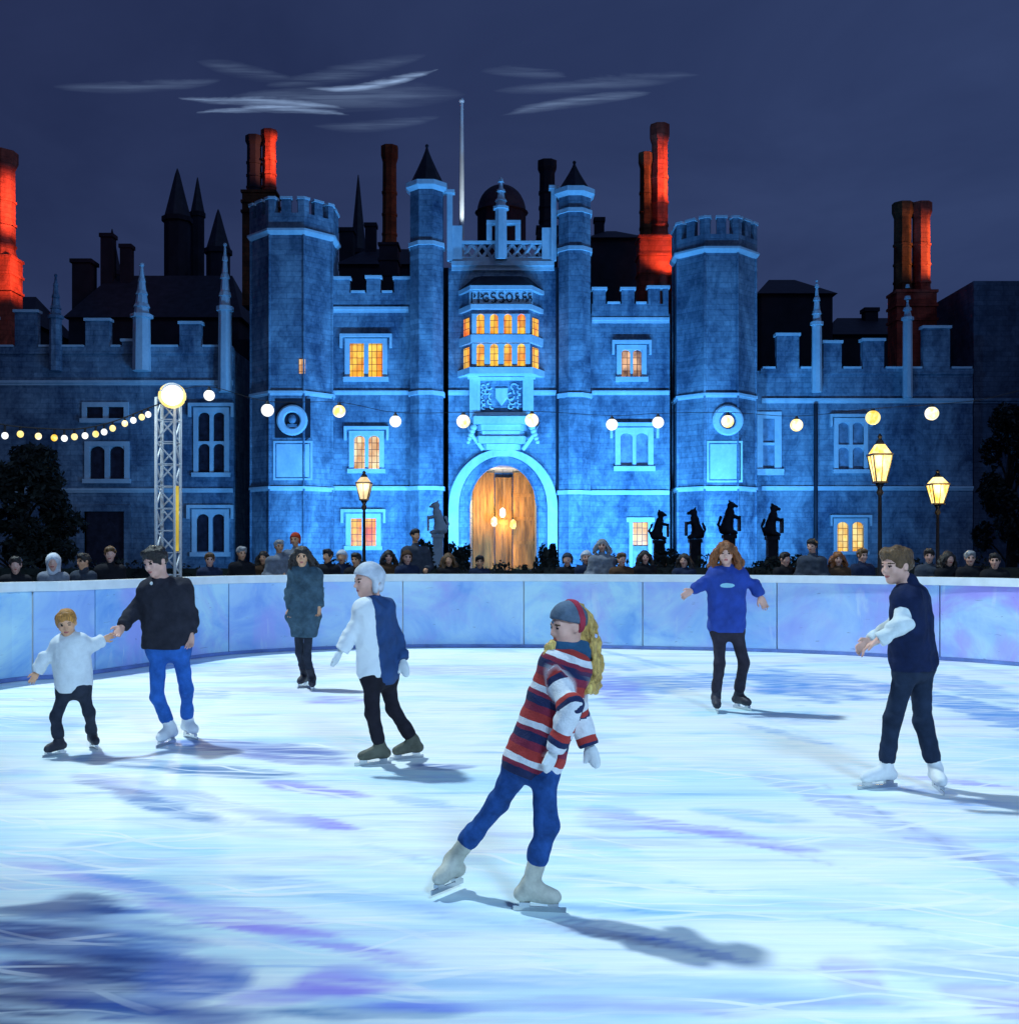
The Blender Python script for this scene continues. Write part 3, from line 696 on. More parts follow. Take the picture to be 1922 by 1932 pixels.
# gatehouse crown: string, pierced parapet, stepped central frame, pinnacle, corner posts
string(gate, gx0 + 6, gx1 - 6, 502, D0, 14, .30)
string(gate, gx0, gx1, 741, D0, 8)
zb, zt = Z(494, D0), Z(456, D0); lat = MB()
xa, xb = X(872, D0), X(1022, D0); lat.box(X(848, D0), X(1046, D0), D0 - .2, D0 + .15, zb, zb + .22); lat.box(xa, xb, D0 - .2, D0 + .15, zt - .16, zt)
n = 8; w = (xb - xa) / n
for i in range(n):
    for s in (0, 1):
        p = (xa + i * w, zb + .2) if s == 0 else (xa + i * w, zt - .15); q = (xa + (i + 1) * w, zt - .15) if s == 0 else (xa + (i + 1) * w, zb + .2)
        lat.tube([(p[0], D0 - .03 + .04 * s, p[1]), (q[0], D0 - .03 + .04 * s, q[1])], .10, 6)
lat.build('pierced_parapet', M['trim'], gate)
for a, b, t, bt in ((850, 872, 428, 492), (918, 928, 424, 455), (972, 982, 424, 455), (1022, 1046, 432, 492)): 
    x0, x1, z0, z1 = xz(a, b, t, bt, D0); fr = MB(); fr.box(x0, x1, D0 - .25, D0 + .2, z0, z1); fr.build('parapet_post', M['trim'], gate)
for a, b in ((918, 938), (955, 982)): x0, x1, z0, z1 = xz(a, b, 418, 424, D0); fr = MB(); fr.box(x0, x1, D0 - .28, D0 + .22, z0 + .002, z1); fr.build('parapet_post', M['trim'], gate)
def pinnacle(pxc, ptop, pbase, w_px, D, parent=pal, m='trim', finial=True, shaft_frac=.55):
    x = X(pxc, D); w = w_px * D / F / 2; z0, z1 = Z(pbase, D), Z(ptop, D); h = z1 - z0; mb = MB(); r = w * 1.3
    mb.ngon(x, D - .02, r, r * .92, z0, z0 + h * shaft_frac, 8); mb.ngon(x, D - .02, r * 1.25, r * 1.25, z0 + h * shaft_frac, z0 + h * (shaft_frac + .03), 8)
    mb.ngon(x, D - .02, r * .85, r * .12, z0 + h * (shaft_frac + .03), z1, 8)
    for k in range(3):
        zz = z0 + h * (shaft_frac + .1 + .12 * k); rr = r * (.95 - .25 * k); mb.ngon(x, D - .02, rr, rr * .8, zz, zz + h * .03, 8, 0)
    if finial: mb.sphere((x, D - .02, z1), r * .28, 8, 6)
    o = mb.build('pinnacle', M[m], parent)
    if parent is pal: o.location = (0, -D0, 0)
    return o
pinnacle(945, 338, 490, 19, D0 - .35, shaft_frac=.62)
for px, t in ((849, 368), (1044, 360)):
    c = MB(); x0, x1, z0, z1 = xz(px - 5, px + 5, t, 494, D0); c.box(x0, x1, D0 - .35, D0, z0, z1); c.box(x0 - .12, x1 + .12, D0 - .42, D0 + .07, z1, z1 + .18)
    part(c, 'corner_post', M['trim'])
# oriel window over the arch
od = 58.9; uo = od / F
def hexa(hw, fl, d): return [(X(945, od) - hw, D0), (X(945, od) - fl, D0 - d), (X(945, od) + fl, D0 - d), (X(945, od) + hw, D0)]
ori = MB(); ori.prism(hexa(75 * uo, 52 * uo, 1.1), Z(705, od), Z(540, od)); orl = part(ori, 'oriel', M['wall'])
fo = D0 - 1.1
def oband(py0, py1, g, m='trim', name='oriel_band'):
    mb = MB(); mb.prism(hexa(75 * uo + g, 52 * uo + g * .8, 1.1 + g), Z(py1, od), Z(py0, od)); return mb.build(name, M[m], orl)
oband(540, 548, .22); oband(575, 584, .18); oband(632, 647, .16); oband(694, 706, .26)
rf = MB(); rf.prism(hexa(82 * uo, 58 * uo, 1.3), Z(540, od), Z(514, od), hexa(52 * uo, 36 * uo, .3)); rf.build('oriel_roof', M['lead'], orl)
# carved frieze: scrolls and loops in relief
fz = MB(); 
def ring(mb, x, y, z, r, t, a0=0, a1=2 * PI, n=12, sx=1): mb.tube([(x + sx * r * math.cos(a0 + (a1 - a0) * i / n), y, z + r * math.sin(a0 + (a1 - a0) * i / n)) for i in range(n + 1)], t, 6)
zc = Z(562, od)
for i, px in enumerate((890, 903, 917, 931, 946, 961, 976, 990, 1000)):
    x = X(px, od)
    if i in (0, 1): fz.box(x - .035, x + .035, fo - .08, fo - .031, zc - .28, zc + .28); ring(fz, x + .1, fo - .05, zc + .1, .09, .03, -1.5, 1.6, 8)
    elif i == 2: ring(fz, x, fo - .05, zc, .20, .035, .8, 5.4, 12, .8); ring(fz, x + .05, fo - .05, zc - .12, .09, .03, 0, 2 * PI, 10)
    elif i in (3, 4): ring(fz, x, fo - .05, zc + .12, .13, .035, .5, 4.7); ring(fz, x, fo - .05, zc - .12, .13, .035, -2.6, 1.6); ring(fz, x + .12, fo - .05, zc - .18, .07, .028, 0, 5, 8)
    elif i == 5: ring(fz, x, fo - .05, zc, .22, .04, 0, 2 * PI, 14, .72)
    else:
        for q in (-1, 1): ring(fz, x, fo - .05, zc + q * .13, .10 + .02 * (i % 2), .03, q, q + 4.6, 10)
fz.build('carved_frieze', M['darkstone'], orl)
bk = MB(); x0, x1, z0, z1 = xz(880, 1010, 549, 574, od); bk.box(x0 + .15, x1 - .15, fo - .03, fo - .002, z0, z1); bk.build('frieze_ground', M['trim'], orl)
def oriel_row(py0, py1, glass):
    x0, x1, z0, z1 = xz(899, 991, py0, py1, od); mb = MB(); n = 4; mw = .30; cw = (x1 - x0 - mw * 3) / 4; y = fo
    mb.box(x0 - .25, x0, y - .14, y - .002, z0, z1); mb.box(x1, x1 + .25, y - .14, y - .002, z0, z1)
    for i in range(1, n): a = x0 + i * cw + (i - 1) * mw; mb.box(a, a + mw, y - .14, y - .002, z0, z1)
    for i in range(n):                               # arched heads
        a = x0 + i * (cw + mw); r = cw / 2; k_ = 6
        for s in (0, 1):
            pts = [((a + r) - (r if s == 0 else -r) * math.cos(PI / 2 * k / k_), z1 - r + r * math.sin(PI / 2 * k / k_)) for k in range(k_ + 1)]
            q = [((a if s == 0 else a + cw), z1)] + pts; m_ = len(q)
            mb.add([(p[0], y - .12, p[1]) for p in q] + [(p[0], y - .002, p[1]) for p in q], [tuple(range(m_)) if s == 0 else tuple(range(m_ - 1, -1, -1))] + [(j, (j + 1) % m_, m_ + (j + 1) % m_, m_ + j) for j in range(1, m_ - 1)])
    w = part(mb, 'window', M['trim']); p = MB(); p.box(x0, x1, y - .04, y - .006, z0, z1)
    p.build('pane', M[glass], w)
    # side lights on the canted faces
    for s in (-1, 1):
        a = np.array([X(945, od) + s * 52 * uo, D0 - 1.1]); b = np.array([X(945, od) + s * 75 * uo, D0]); d = b - a; nrm = np.array([d[1], -d[0]]) * s; nrm = nrm / np.linalg.norm(nrm)
        p0, p1 = a + d * .30, a + d * .78; sp = MB(); off = nrm * .02; o2 = nrm * .05
        sp.prism([tuple(p0 + off), tuple(p1 + off), tuple(p1 + o2), tuple(p0 + o2)], z0 - .1, z1 - .12)
        sp.build('side_light', M['amber'] if glass != 'orange' or s > 0 else M['orange'], w)
oriel_row(593, 630, 'orange'); oriel_row(649, 690, 'amber')
# carved arms panel below the oriel and stepped corbel
ap = MB(); x0, x1, z0, z1 = xz(906, 986, 718, 778, D0 - .3); y = D0 - .3
ap.box(x0, x1, y, D0 - .002, z0, z1)
arm = part(ap, 'arms_panel', M['wall'])
ap = MB(); fr_ = .18
ap.box(x0 - fr_, x0, y - .14, D0 - .003, z0 - fr_, z1 + fr_); ap.box(x1, x1 + fr_, y - .14, D0 - .003, z0 - fr_, z1 + fr_); ap.box(x0, x1, y - .14, D0 - .003, z1, z1 + fr_); ap.box(x0, x1, y - .14, D0 - .003, z0 - fr_, z0)
ap.build('moulded_frame', M['trim'], arm)
sh = MB(); cx_, cz_ = (x0 + x1) / 2, (z0 + z1) / 2
sh.add([(cx_ - .32, y - .12, cz_ + .42), (cx_ + .32, y - .12, cz_ + .42), (cx_ + .30, y - .12, cz_ - .05), (cx_, y - .12, cz_ - .45), (cx_ - .30, y - .12, cz_ - .05)] + [(cx_ - .36, y - .002, cz_ + .46), (cx_ + .36, y - .002, cz_ + .46), (cx_ + .34, y - .002, cz_ - .07), (cx_, y - .002, cz_ - .52), (cx_ - .34, y - .002, cz_ - .07)],
       [(4, 3, 2, 1, 0), (0, 1, 6, 5), (1, 2, 7, 6), (2, 3, 8, 7), (3, 4, 9, 8), (4, 0, 5, 9)])
rs = random.Random(3)
for s in (-1, 1):
    for k in range(5): ring(sh, cx_ + s * .98, y - .05, cz_ - .60 + .28 * k, .11, .04, rs.uniform(0, 3), rs.uniform(4, 6.5), 8)
    for k in range(5): ring(sh, cx_ + s * (.50 + .1 * (k % 2) + .18 * (k // 3)), y - .05, cz_ - .55 + .27 * k, .13 + .03 * (k % 3), .045, rs.uniform(0, 3), rs.uniform(4, 6.5), 10)
sh.build('carved_shield', M['trim'], arm)
for px in (893, 999):
    c = MB(); x0, x1, z0, z1 = xz(px - 7, px + 7, 706, 790, D0); c.box(x0, x1, D0 - .42, D0 - .002, z0, z1); c.box(x0 - .1, x1 + .1, D0 - .5, D0 - .003, z1 - .3, z1 - .02); part(c, 'buttress', M['trim'])
cb = MB()
for (a, b, t, bt, d) in ((884, 1006, 788, 802, .75), (898, 992, 803, 814, .60), (900, 990, 815, 824, .5), (893, 997, 825, 838, .62), (908, 982, 839, 850, .44), (920, 968, 851, 862, .36)):
    x0, x1, z0, z1 = xz(a, b, t, bt, D0); cb.prism([(x0, D0 - .002), (x0 + .3, D0 - d), (x1 - .3, D0 - d), (x1, D0 - .002)], z0, z1)
part(cb, 'corbel', M['trim'])
for s, px in ((-1, 893), (1, 1004)):                 # carved crockets at the ends of the corbel
    c = MB(); x = X(px, D0 - .7); z = Z(815, D0); 
    for k in range(5): c.sphere((x + s * .12 * k * .6, D0 - .55, z - .2 * k + .2), .20 - .02 * k, 8, 6)
    c.tube([(x + s * .35, D0 - .3, z + .5), (x + s * .1, D0 - .5, z - .2), (x - s * .5, D0 - .25, z - 1.0)], .11, 6); part(c, 'crocket', M['trim'], smooth=True)

# gatehouse turrets with lead caps
def turret(pxc, ap_px, ptop, pcap, strings, flare=0):
    D = D0 - .1; ap = ap_px * D / F * .985; cx = X(pxc, D - ap); r = octa(cx, D, ap); Df = D - ap
    mb = MB(); mb.ngon(cx, D, r, r, -.06, Z(ptop, Df)); t = part(mb, 'turret', M['wall'])
    zt = Z(ptop, Df)
    c = MB(); c.ngon(cx, D, r + .02, r + .24, zt - .12, zt + .08); c.ngon(cx, D, r + .24, r + .24, zt + .08, zt + .34); c.build('cornice', M['trim'], t)
    zc = Z(pcap, Df); h = zc - zt - .34
    cap = MB(); cap.lathe(cx, D, [(r * .96, zt + .34), (r * .84, zt + .34 + h * .16), (r * .55, zt + .34 + h * .42), (r * .30, zt + .34 + h * .66), (r * .12, zt + .34 + h * .86), (.03, zc)], 8); cap.sphere((cx, D, zc), .10, 8, 6)
    cap.build('lead_cap', M['lead'], t)
    for s in strings:
        c = MB(); c.ngon(cx, D, r + .10, r + .10, Z(s, Df) - .1, Z(s, Df) + .12); c.build('string_course', M['trim'], t)
turret(803, 31, 352, 264, [458, 741, 921]); turret(1085, 30, 364, 296, [396, 468, 745, 929])
# drain pipes in the angles
for px, D, t in ((1053, 59.8, 505),):
    c = MB(); c.tube([(X(px, D), D + .12, -.06), (X(px, D), D + .12, Z(t, D))], .13, 8)
    part(c, 'drain_pipe', M['lead'])
for a, b, t in ((436, 472, 640), (828, 850, 505), (1256, 1292, 600), (1046, 1060, 505)):   # slot backs between the blocks, coloured dark to stand for shade
    c = MB(); x0, x1, z0, z1 = xz(a, b, t, 0, D0 + 5); c.box(x0, x1, D0 + 5, D0 + 5.8, -.06, z1); part(c, 'slot_shade_back', M['rearwall'])
# flagpole
fp = MB(); D = 62.5; fp.lathe(X(871, D), D, [(.16, Z(505, D)), (.14, Z(330, D)), (.09, Z(192, D))], 8); fp.sphere((X(871, D), D, Z(190, D)), .16, 8, 6)
part(fp, 'flagpole', M['white_metal'])

# ---- wings
DW = 61.0
lw = wall('wing_wall', -420, 441, 660, DW, [(375, 396, 778, 892), (401, 424, 778, 892), (168, 238, 842, 905), (165, 235, 768, 790), (372, 395, 970, 1040), (402, 424, 970, 1040), (160, 236, 965, 1095)], back=12)
battlement(lw, -420, 440, 668, 655, [(-330, -285, 606), (-240, -200, 606), (-140, -100, 606), (-50, -8, 600), (30, 72, 590), (163, 208, 606), (340, 380, 612), (232, 250, 655 - 10)], DW)
string(lw, -420, 440, 722, DW, 8); string(lw, -420, 440, 925, DW, 7)
window(375, 424, 778, 892, DW, 'darkpane', 2, 2, True, 9, hood=True)
window(170, 236, 842, 904, DW, 'darkpane', 2, 1, True, 9); window(165, 235, 768, 790, DW, 'darkpane', 2, 1, False, 9)
window(372, 424, 970, 1042, DW, 'darkpane', 2, 1, True, 9, hood=True)
x0, x1, z0, z1 = xz(160, 236, 965, 1095, DW); dm = MB(); dm.box(x0 - .4, x0, DW - .14, DW + .2, -.06, z1); dm.box(x1, x1 + .4, DW - .14, DW + .2, -.06, z1); dm.box(x0 - .4, x1 + .4, DW - .14, DW + .2, z1, z1 + .35)
sdr = part(dm, 'side_door', M['wall']); dl = MB(); dl.box(x0, x1, DW + .2, DW + .28, -.06, z1); dl.build('door_leaf', M['darkpane'], sdr)
pinnacle(106, 520, 700, 18, DW - .2, m='wall'); pinnacle(268, 500, 700, 26, DW - .3, shaft_frac=.5); pinnacle(425, 462, 740, 20, DW - .35, shaft_frac=.55)
rw = wall('wing_wall', 1425, 1834, 700, DW, [(1436, 1462, 790, 885), (1580, 1628, 795, 888), (1578, 1628, 985, 1040)], back=12)
battlement(rw, 1434, 1834, 706, 696, [(1464, 1506, 634), (1552, 1586, 648), (1626, 1666, 644), (1740, 1790, 620)], DW)
string(rw, 1436, 1834, 756, DW, 8); string(rw, 1436, 1834, 921, DW, 7)
window(1438, 1460, 790, 885, DW, 'bluepane', 1, 2, False, 13); window(1580, 1628, 797, 886, DW, 'bluepane', 2, 2, True, 8, hood=True)
window(1578, 1628, 985, 1040, DW, 'yellow', 2, 1, True, 7, hood=True)
pinnacle(1540, 530, 740, 15, DW - .35, shaft_frac=.6); pinnacle(1711, 568, 750, 14, DW - .35, shaft_frac=.8)
c = MB(); c.tube([(X(1537, DW), DW - .12, -.06), (X(1537, DW), DW - .12, Z(762, DW))], .12, 8); part(c, 'drain_pipe', M['lead'])
# plain pier block at the far end of the right wing
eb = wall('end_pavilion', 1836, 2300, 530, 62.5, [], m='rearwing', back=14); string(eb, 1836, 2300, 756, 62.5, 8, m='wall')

# ---- chimneys
def chimney(name, shafts, pbase, D, lit, plinth=True):
    """shafts: [(pxc, width px, pytop, material)]; octagonal shafts with bands and a spreading cap on a brick base"""
    a = min(s[0] - s[1] / 2 for s in shafts); b = max(s[0] + s[1] / 2 for s in shafts)
    x0, x1 = X(a - 2, D), X(b + 2, D); zb = Z(pbase, D); htop = max(Z(s[2], D) for s in shafts); zp = zb + (htop - zb) * .34
    mb = MB(); mb.box(x0, x1, D - .8, D + .8, zb - 5, zp)
    for k in range(3): zz = zb + (zp - zb) * (.35 + .3 * k); mb.box(x0 - .08, x1 + .08, D - .88, D + .88, zz, zz + .16)
    root = part(mb, 'chimney', M[lit])
    for pxc, w, t, m in shafts:
        x = X(pxc, D); r = w * D / F / 2 * 1.02; zt = Z(t, D); h = zt - zp; s = MB()
        s.ngon(x, D, r * 1.08, r * .92, zp, zp + h * .06); s.ngon(x, D, r * .92, r * .88, zp + h * .06, zp + h * .84)
        for q in (.10, .30, .52): s.ngon(x, D, r * 1.0, r * 1.0, zp + h * q, zp + h * q + .14)
        s.ngon(x, D, r * .90, r * 1.10, zp + h * .84, zp + h * .90); s.ngon(x, D, r * 1.10, r * 1.10, zp + h * .90, zt); 
        s.build('shaft', M[m], root)
    return root
chimney('c', [(480, 30, 258, 'rearwall'), (508, 28, 247, 'redbrick')], 430, 68, 'brownbrick')
chimney('c', [(735, 30, 277, 'brownbrick')], 560, 70, 'rearwall')
chimney('c', [(1032, 34, 305, 'rearwall')], 500, 72, 'rearwall')
chimney('c', [(1218, 26, 290, 'brownbrick'), (1244, 34, 237, 'redbrick')], 560, 64.5, 'redbrick')
chimney('c', [(1702, 35, 384, 'brownbrick'), (1737, 35, 384, 'redbrick')], 640, 65.5, 'redbrick')
chimney('c', [(4, 52, 288, 'redbrick')], 590, 64.5, 'redbrick')

# ---- dark ranges and spires behind
def rear(name, label, px0, px1, ptop, D, pridge=None, chim=(), m='rearwall'):
    x0, x1, z1 = X(px0, D), X(px1, D), Z(ptop, D); mb = MB(); mb.box(x0, x1, D, D + 9, -.06, z1)
    o = mb.build(name, M[m]); tag(o, label, 'building', 'dark buildings behind the palace front')
    if pridge:
        zr = Z(pridge, D + 4.5); r = MB(); r.add([(x0 - .3, D - .3, z1), (x1 + .3, D - .3, z1), (x1 + .3, D + 9.3, z1), (x0 - .3, D + 9.3, z1), (x0 + 1.6, D + 4.5, zr), (x1 - 1.6, D + 4.5, zr)],
              [(0, 1, 5, 4), (1, 2, 5), (2, 3, 4, 5), (3, 0, 4), (3, 2, 1, 0)])
        r.build('roof', M['lead'], o)
    for px, w, t in chim:
        c = MB(); x, r = X(px, D + 4), w * (D + 4) / F / 2; c.box(x - r, x + r, D + 4 - r, D + 4 + r, z1 - .1, Z(t, D + 4)); c.box(x - r * 1.2, x + r * 1.2, D + 4 - r * 1.2, D + 4 + r * 1.2, Z(t, D + 4), Z(t, D + 4) + .3); c.build('chimney_stack', M['rearwall'], o)
    return o
rear('rear_range', 'dark roofed range behind the left wing, below the spires', 130, 450, 600, 82, 520, [(160, 34, 500), (205, 22, 450), (240, 20, 470)])
rear('rear_range', 'dark roofed range between the big left tower and the gatehouse', 640, 800, 500, 84, 470, [(655, 26, 440), (700, 20, 430)])
rear('rear_range', 'dark block showing between the gatehouse and the red chimney', 1112, 1215, 450, 78, 436, [(1130, 18, 420)])
rear('rear_range', 'dark block behind the right wing next to the crenellated tower', 1436, 1570, 555, 80, 528, [(1452, 20, 560)])
rear('rear_range', 'low dark roof behind the right wing beside the twin brick chimney', 1572, 1830, 632, 82, 600, [(1640, 24, 590)])
rear('rear_range', 'dark range behind the far left end of the palace', -420, 60, 610, 84, 560, [(-200, 30, 500)])
def spire(label, px, w_px, pbase, ptip, D, pshaft=700):
    x = X(px, D); r = w_px * D / F / 2; mb = MB(); mb.ngon(x, D, r * 1.05, r * 1.05, -.06, Z(pbase, D)); o = mb.build('spired_tower', M['rearwall'])
    tag(o, label, 'tower', 'spired towers on the dark skyline'); s = MB(); s.ngon(x, D, r * 1.25, r * 1.25, Z(pbase, D), Z(pbase, D) + .4); s.build('cornice', M['rearwall'], o)
    s = MB(); s.lathe(x, D, [(r * 1.12, Z(pbase, D) + .4), (r * .70, Z(pbase - (pbase - ptip) * .45, D)), (r * .22, Z(pbase - (pbase - ptip) * .88, D)), (.04, Z(ptip, D))], 8); s.build('spire', M['lead'], o)
spire('tall dark spired tower rising behind the left wing', 335, 46, 420, 318, 92)
spire('slim dark spired tower just right of the tallest spire', 373, 24, 410, 335, 95)
spire('short dark spired tower left of the tallest spire', 212, 30, 520, 432, 96)
spire('dark pointed tower beside the big left crenellated tower', 412, 42, 480, 395, 90)
spire('faint thin dark spire right of the big left crenellated tower', 676, 26, 480, 330, 98)
# dark dome behind the gatehouse pinnacle
dmB = MB(); D = 80; x = X(946, D); r = 46 * D / F; dmB.ngon(x, D, r, r, -.06, Z(400, D), 12); dm_ = dmB.build('domed_cupola', M['rearwall']); tag(dm_, 'dark domed cupola behind the gatehouse pinnacle', 'cupola')
s = MB(); s.lathe(x, D, [(r * 1.1, Z(402, D))] + [(max(.05, r * math.cos(PI / 2 * k / 8)), Z(400, D) + r * 1.1 * math.sin(PI / 2 * k / 8)) for k in range(9)], 20); s.build('dome', M['lead'], dm_, smooth=True)

# ================================================================== LAMPS, MAST, FESTOONS
def point(name, loc, power, col, r=.1):
    l = bpy.data.lights.new(name, 'POINT'); l.energy = power; l.color = col; l.shadow_soft_size = r
    o = bpy.data.objects.new(name, l); COL.objects.link(o); o.location = loc; return o
def spot(name, loc, aim, power, col, angle, blend=.5, r=.3):
    l = bpy.data.lights.new(name, 'SPOT'); l.energy = power; l.color = col; l.shadow_soft_size = r; l.spot_size = math.radians(angle); l.spot_blend = blend
    o = bpy.data.objects.new(name, l); COL.objects.link(o); o.location = loc
    o.rotation_euler = (Vector(aim) - Vector(loc)).to_track_quat('-Z', 'Y').to_euler(); return o

def lantern(label, pxc, ptop, pbot, w_px, D, glass, power, col):
    """glazed street lantern on an iron post: tapered four-sided case, crown and finial"""
    x = X(pxc, D); zt, zb = Z(ptop, D), Z(pbot, D); w = w_px * D / F / 2; h = zt - zb
    o = tag(empty('street_lantern', (x, D, -.06)), label, 'street lamp', 'lit street lanterns behind the rink')
    def bl(mb, n, m, **k): q = mb.build(n, M[m], o, **k); q.location = (-x, -D, .06); return q
    p = MB(); p.lathe(x, D, [(.16, -.06), (.16, .15), (.09, .3), (.06, .9), (.075, 1.0), (.045, 1.1), (.035, zb - .25), (.07, zb - .18), (.04, zb - .1), (.09, zb)], 12); bl(p, 'post', 'black_metal', smooth=True)
    def sq(r, z): return [(x - r, D - r, z), (x + r, D - r, z), (x + r, D + r, z), (x - r, D + r, z)]
    g_ = MB(); zb1, zt1 = zb + .04 * h, zb + .55 * h; r0, r1 = w * .5, w * .92
    g_.add(sq(r0, zb1) + sq(r1, zt1), [(3, 2, 1, 0), (4, 5, 6, 7), (0, 1, 5, 4), (1, 2, 6, 5), (2, 3, 7, 6), (3, 0, 4, 7)]); bl(g_, 'glass', glass)
    f = MB()
    for sx, sy in ((-1, -1), (1, -1), (1, 1), (-1, 1)): f.tube([(x + sx * r0, D + sy * r0, zb1), (x + sx * r1, D + sy * r1, zt1)], .016, 6)
    for sx, sy in ((0, -1), (1, 0), (0, 1), (-1, 0)): f.tube([(x + sx * r0, D + sy * r0, zb1), (x + sx * r1, D + sy * r1, zt1)], .010, 6)
    f.box(x - r1 * 1.1, x + r1 * 1.1, D - r1 * 1.1, D + r1 * 1.1, zt1, zt1 + .04); f.box(x - r0 * 1.2, x + r0 * 1.2, D - r0 * 1.2, D + r0 * 1.2, zb, zb1)
    bl(f, 'case_frame', 'black_metal')
    c = MB(); zc = zt1 + .04; c.add(sq(r1 * .95, zc) + sq(r1 * .42, zb + .78 * h), [(3, 2, 1, 0), (4, 5, 6, 7), (0, 1, 5, 4), (1, 2, 6, 5), (2, 3, 7, 6), (3, 0, 4, 7)]); bl(c, 'crown_glass', glass)
    c = MB(); c.lathe(x, D, [(r1 * .5, zb + .78 * h), (r1 * .42, zb + .83 * h), (.035, zb + .9 * h), (.05, zb + .94 * h), (.012, zt)], 8); bl(c, 'finial', 'black_metal')
    point('lantern_lamp', (x, D - w * 1.6, zb + .4 * h), power, col, .15)
lantern('small cream street lantern on a dark post in front of the left palace bay', 687, 888, 944, 29, 27, 'lamp_pale', 30, (1, .7, .35))
lantern('tall yellow street lantern, the higher of the two on the right', 1659, 818, 912, 38, 21.5, 'lamp_glass', 45, (1, .65, .2))
lantern('lower yellow street lantern at the far right end of the palace', 1768, 886, 952, 34, 25, 'lamp_glass', 45, (1, .65, .2))

# lattice mast with a round floodlight
D = 19.5; mx = X(318, D); hw = .165; zt = Z(752, D)
mast = tag(empty('light_mast', (mx, D, -.06)), 'white lattice mast carrying a glaring round floodlight at the left end of the rink', 'light mast')
def lm(mb, n, m, **k): q = mb.build(n, M[m] if isinstance(m, str) else m, mast, **k); q.location = (-mx, -D, .06); return q
for sx, sy in ((-1, -1), (1, -1), (1, 1), (-1, 1)):
    c = MB(); c.tube([(mx + sx * hw, D + sy * hw, -.05), (mx + sx * hw, D + sy * hw, zt)], .030, 8); lm(c, 'upright', 'white_metal', smooth=True)
br = MB(); n = 11; dz = (zt + .0) / n
for k in range(n):
    for sx, sy, ex, ey in ((-1, -1, 1, -1), (1, -1, 1, 1), (1, 1, -1, 1), (-1, 1, -1, -1)):
        a, b = ((sx, sy), (ex, ey)) if k % 2 else ((ex, ey), (sx, sy))
        br.tube([(mx + a[0] * hw, D + a[1] * hw, k * dz + .03), (mx + b[0] * hw, D + b[1] * hw, (k + 1) * dz)], .017, 6)
        br.tube([(mx + sx * hw, D + sy * hw, (k + 1) * dz), (mx + ex * hw, D + ey * hw, (k + 1) * dz)], .012, 6)
lm(br, 'lattice_bracing', 'white_metal')
c = MB(); c.box(mx - .3, mx + .3, D - .3, D + .3, -.058, -.045); lm(c, 'base_plate', 'white_metal')
c = MB(); c.tube([(mx + hw + .045, D - hw, Z(1040, D)), (mx + hw + .045, D - hw, Z(918, D))], .028, 8); lm(c, 'rope_light', 'ribbon')
fx, fy, fz = X(325, D - .3), D - .3, Z(746, D - .3); fd = Vector((.45, -.8, -.42)).normalized()
def disc_dir(mb, c, d, r0, r1, t, n=24):
    a = d.cross(Vector((0, 0, 1))).normalized(); b = a.cross(d); c = Vector(c); vs = []
    for rr, o in ((r0, 0), (r1, t)): vs += [c + d * o + (a * math.cos(2 * PI * i / n) + b * math.sin(2 * PI * i / n)) * rr for i in range(n)]
    mb.add(vs, [tuple(range(n - 1, -1, -1)), tuple(range(n, 2 * n))] + [(i, (i + 1) % n, n + (i + 1) % n, n + i) for i in range(n)])
c = MB(); disc_dir(c, Vector((fx, fy, fz)) - fd * .22, fd, .10, .19, .16); disc_dir(c, Vector((fx, fy, fz)) - fd * .06, fd, .215, .215, .06); lm(c, 'lamp_housing', 'white_metal')
c = MB(); disc_dir(c, Vector((fx, fy, fz)) + fd * .002, fd, .185, .16, .05); lm(c, 'floodlight_lens', 'flood')
c = MB(); ring_pts = [Vector((fx, fy, fz)) + fd * .02 + (fd.cross(Vector((0, 0, 1))).normalized() * math.cos(2 * PI * i / 24) + Vector((0, 0, 1)) * .93 * math.sin(2 * PI * i / 24)) * .215 for i in range(25)]; c.tube(ring_pts, .028, 6); lm(c, 'halo_ring', 'halo')  # glowing ring added to imitate the yellow halo round the lamp
c = MB(); c.tube([(mx - hw, D - hw, zt - .05), (fx, fy + .1, fz)], .02, 6); c.tube([(mx + hw, D - hw, zt - .05), (fx, fy + .1, fz)], .02, 6); lm(c, 'bracket', 'white_metal')
spot('mast_flood', (fx + fd.x * .12, fy + fd.y * .12, fz + fd.z * .12), (fx + fd.x * 9, fy + fd.y * 9, 0), 260, (1, .80, .45), 100, .6, .25)

# festoon of small bulbs swagging from the mast to the left
def festoon(label, pts3, bulbs, r, group=None):
    o = tag(empty('string_lights', pts3[0]), label, 'string lights', 'strings of lights over the rink'); l0 = -Vector(pts3[0])
    P = catmull(pts3, 10); c = MB(); c.tube([tuple(p) for p in P], .012, 6); q = c.build('cable', M['cable'], o); q.location = l0
    for (x, y, z, m) in bulbs:
        k = np.argmin(np.abs(P[:, 0] - x)); zc = P[k, 2]; s = MB(); s.lathe(x, y, [(r * .35, zc - .01), (r * .38, z + r * .9)], 8); b = s.build('bulb_holder', M['cable'], o); b.location = l0
        s = MB(); s.sphere((x, y, z), r, 14, 10, 1.1); g_ = s.build('bulb', M[m], b, smooth=True)
    return o
def wpt(px, py, D): return tuple(W(px, py, D))
fest = [(10, 822, 'bulbw'), (39, 819, 'bulby'), (73, 823, 'bulbc'), (103, 826, 'bulby'), (122, 827, 'bulbw'), (141, 824, 'bulby'), (161, 822, 'bulbw'), (181, 819, 'bulby'), (197, 815, 'bulbw'), (213, 808, 'bulby'), (236, 799, 'bulbc'), (252, 793, 'bulbw'), (268, 787, 'bulby'), (280, 782, 'bulbw')]
dep = lambda px: 19.4 - (318 - px) * .006
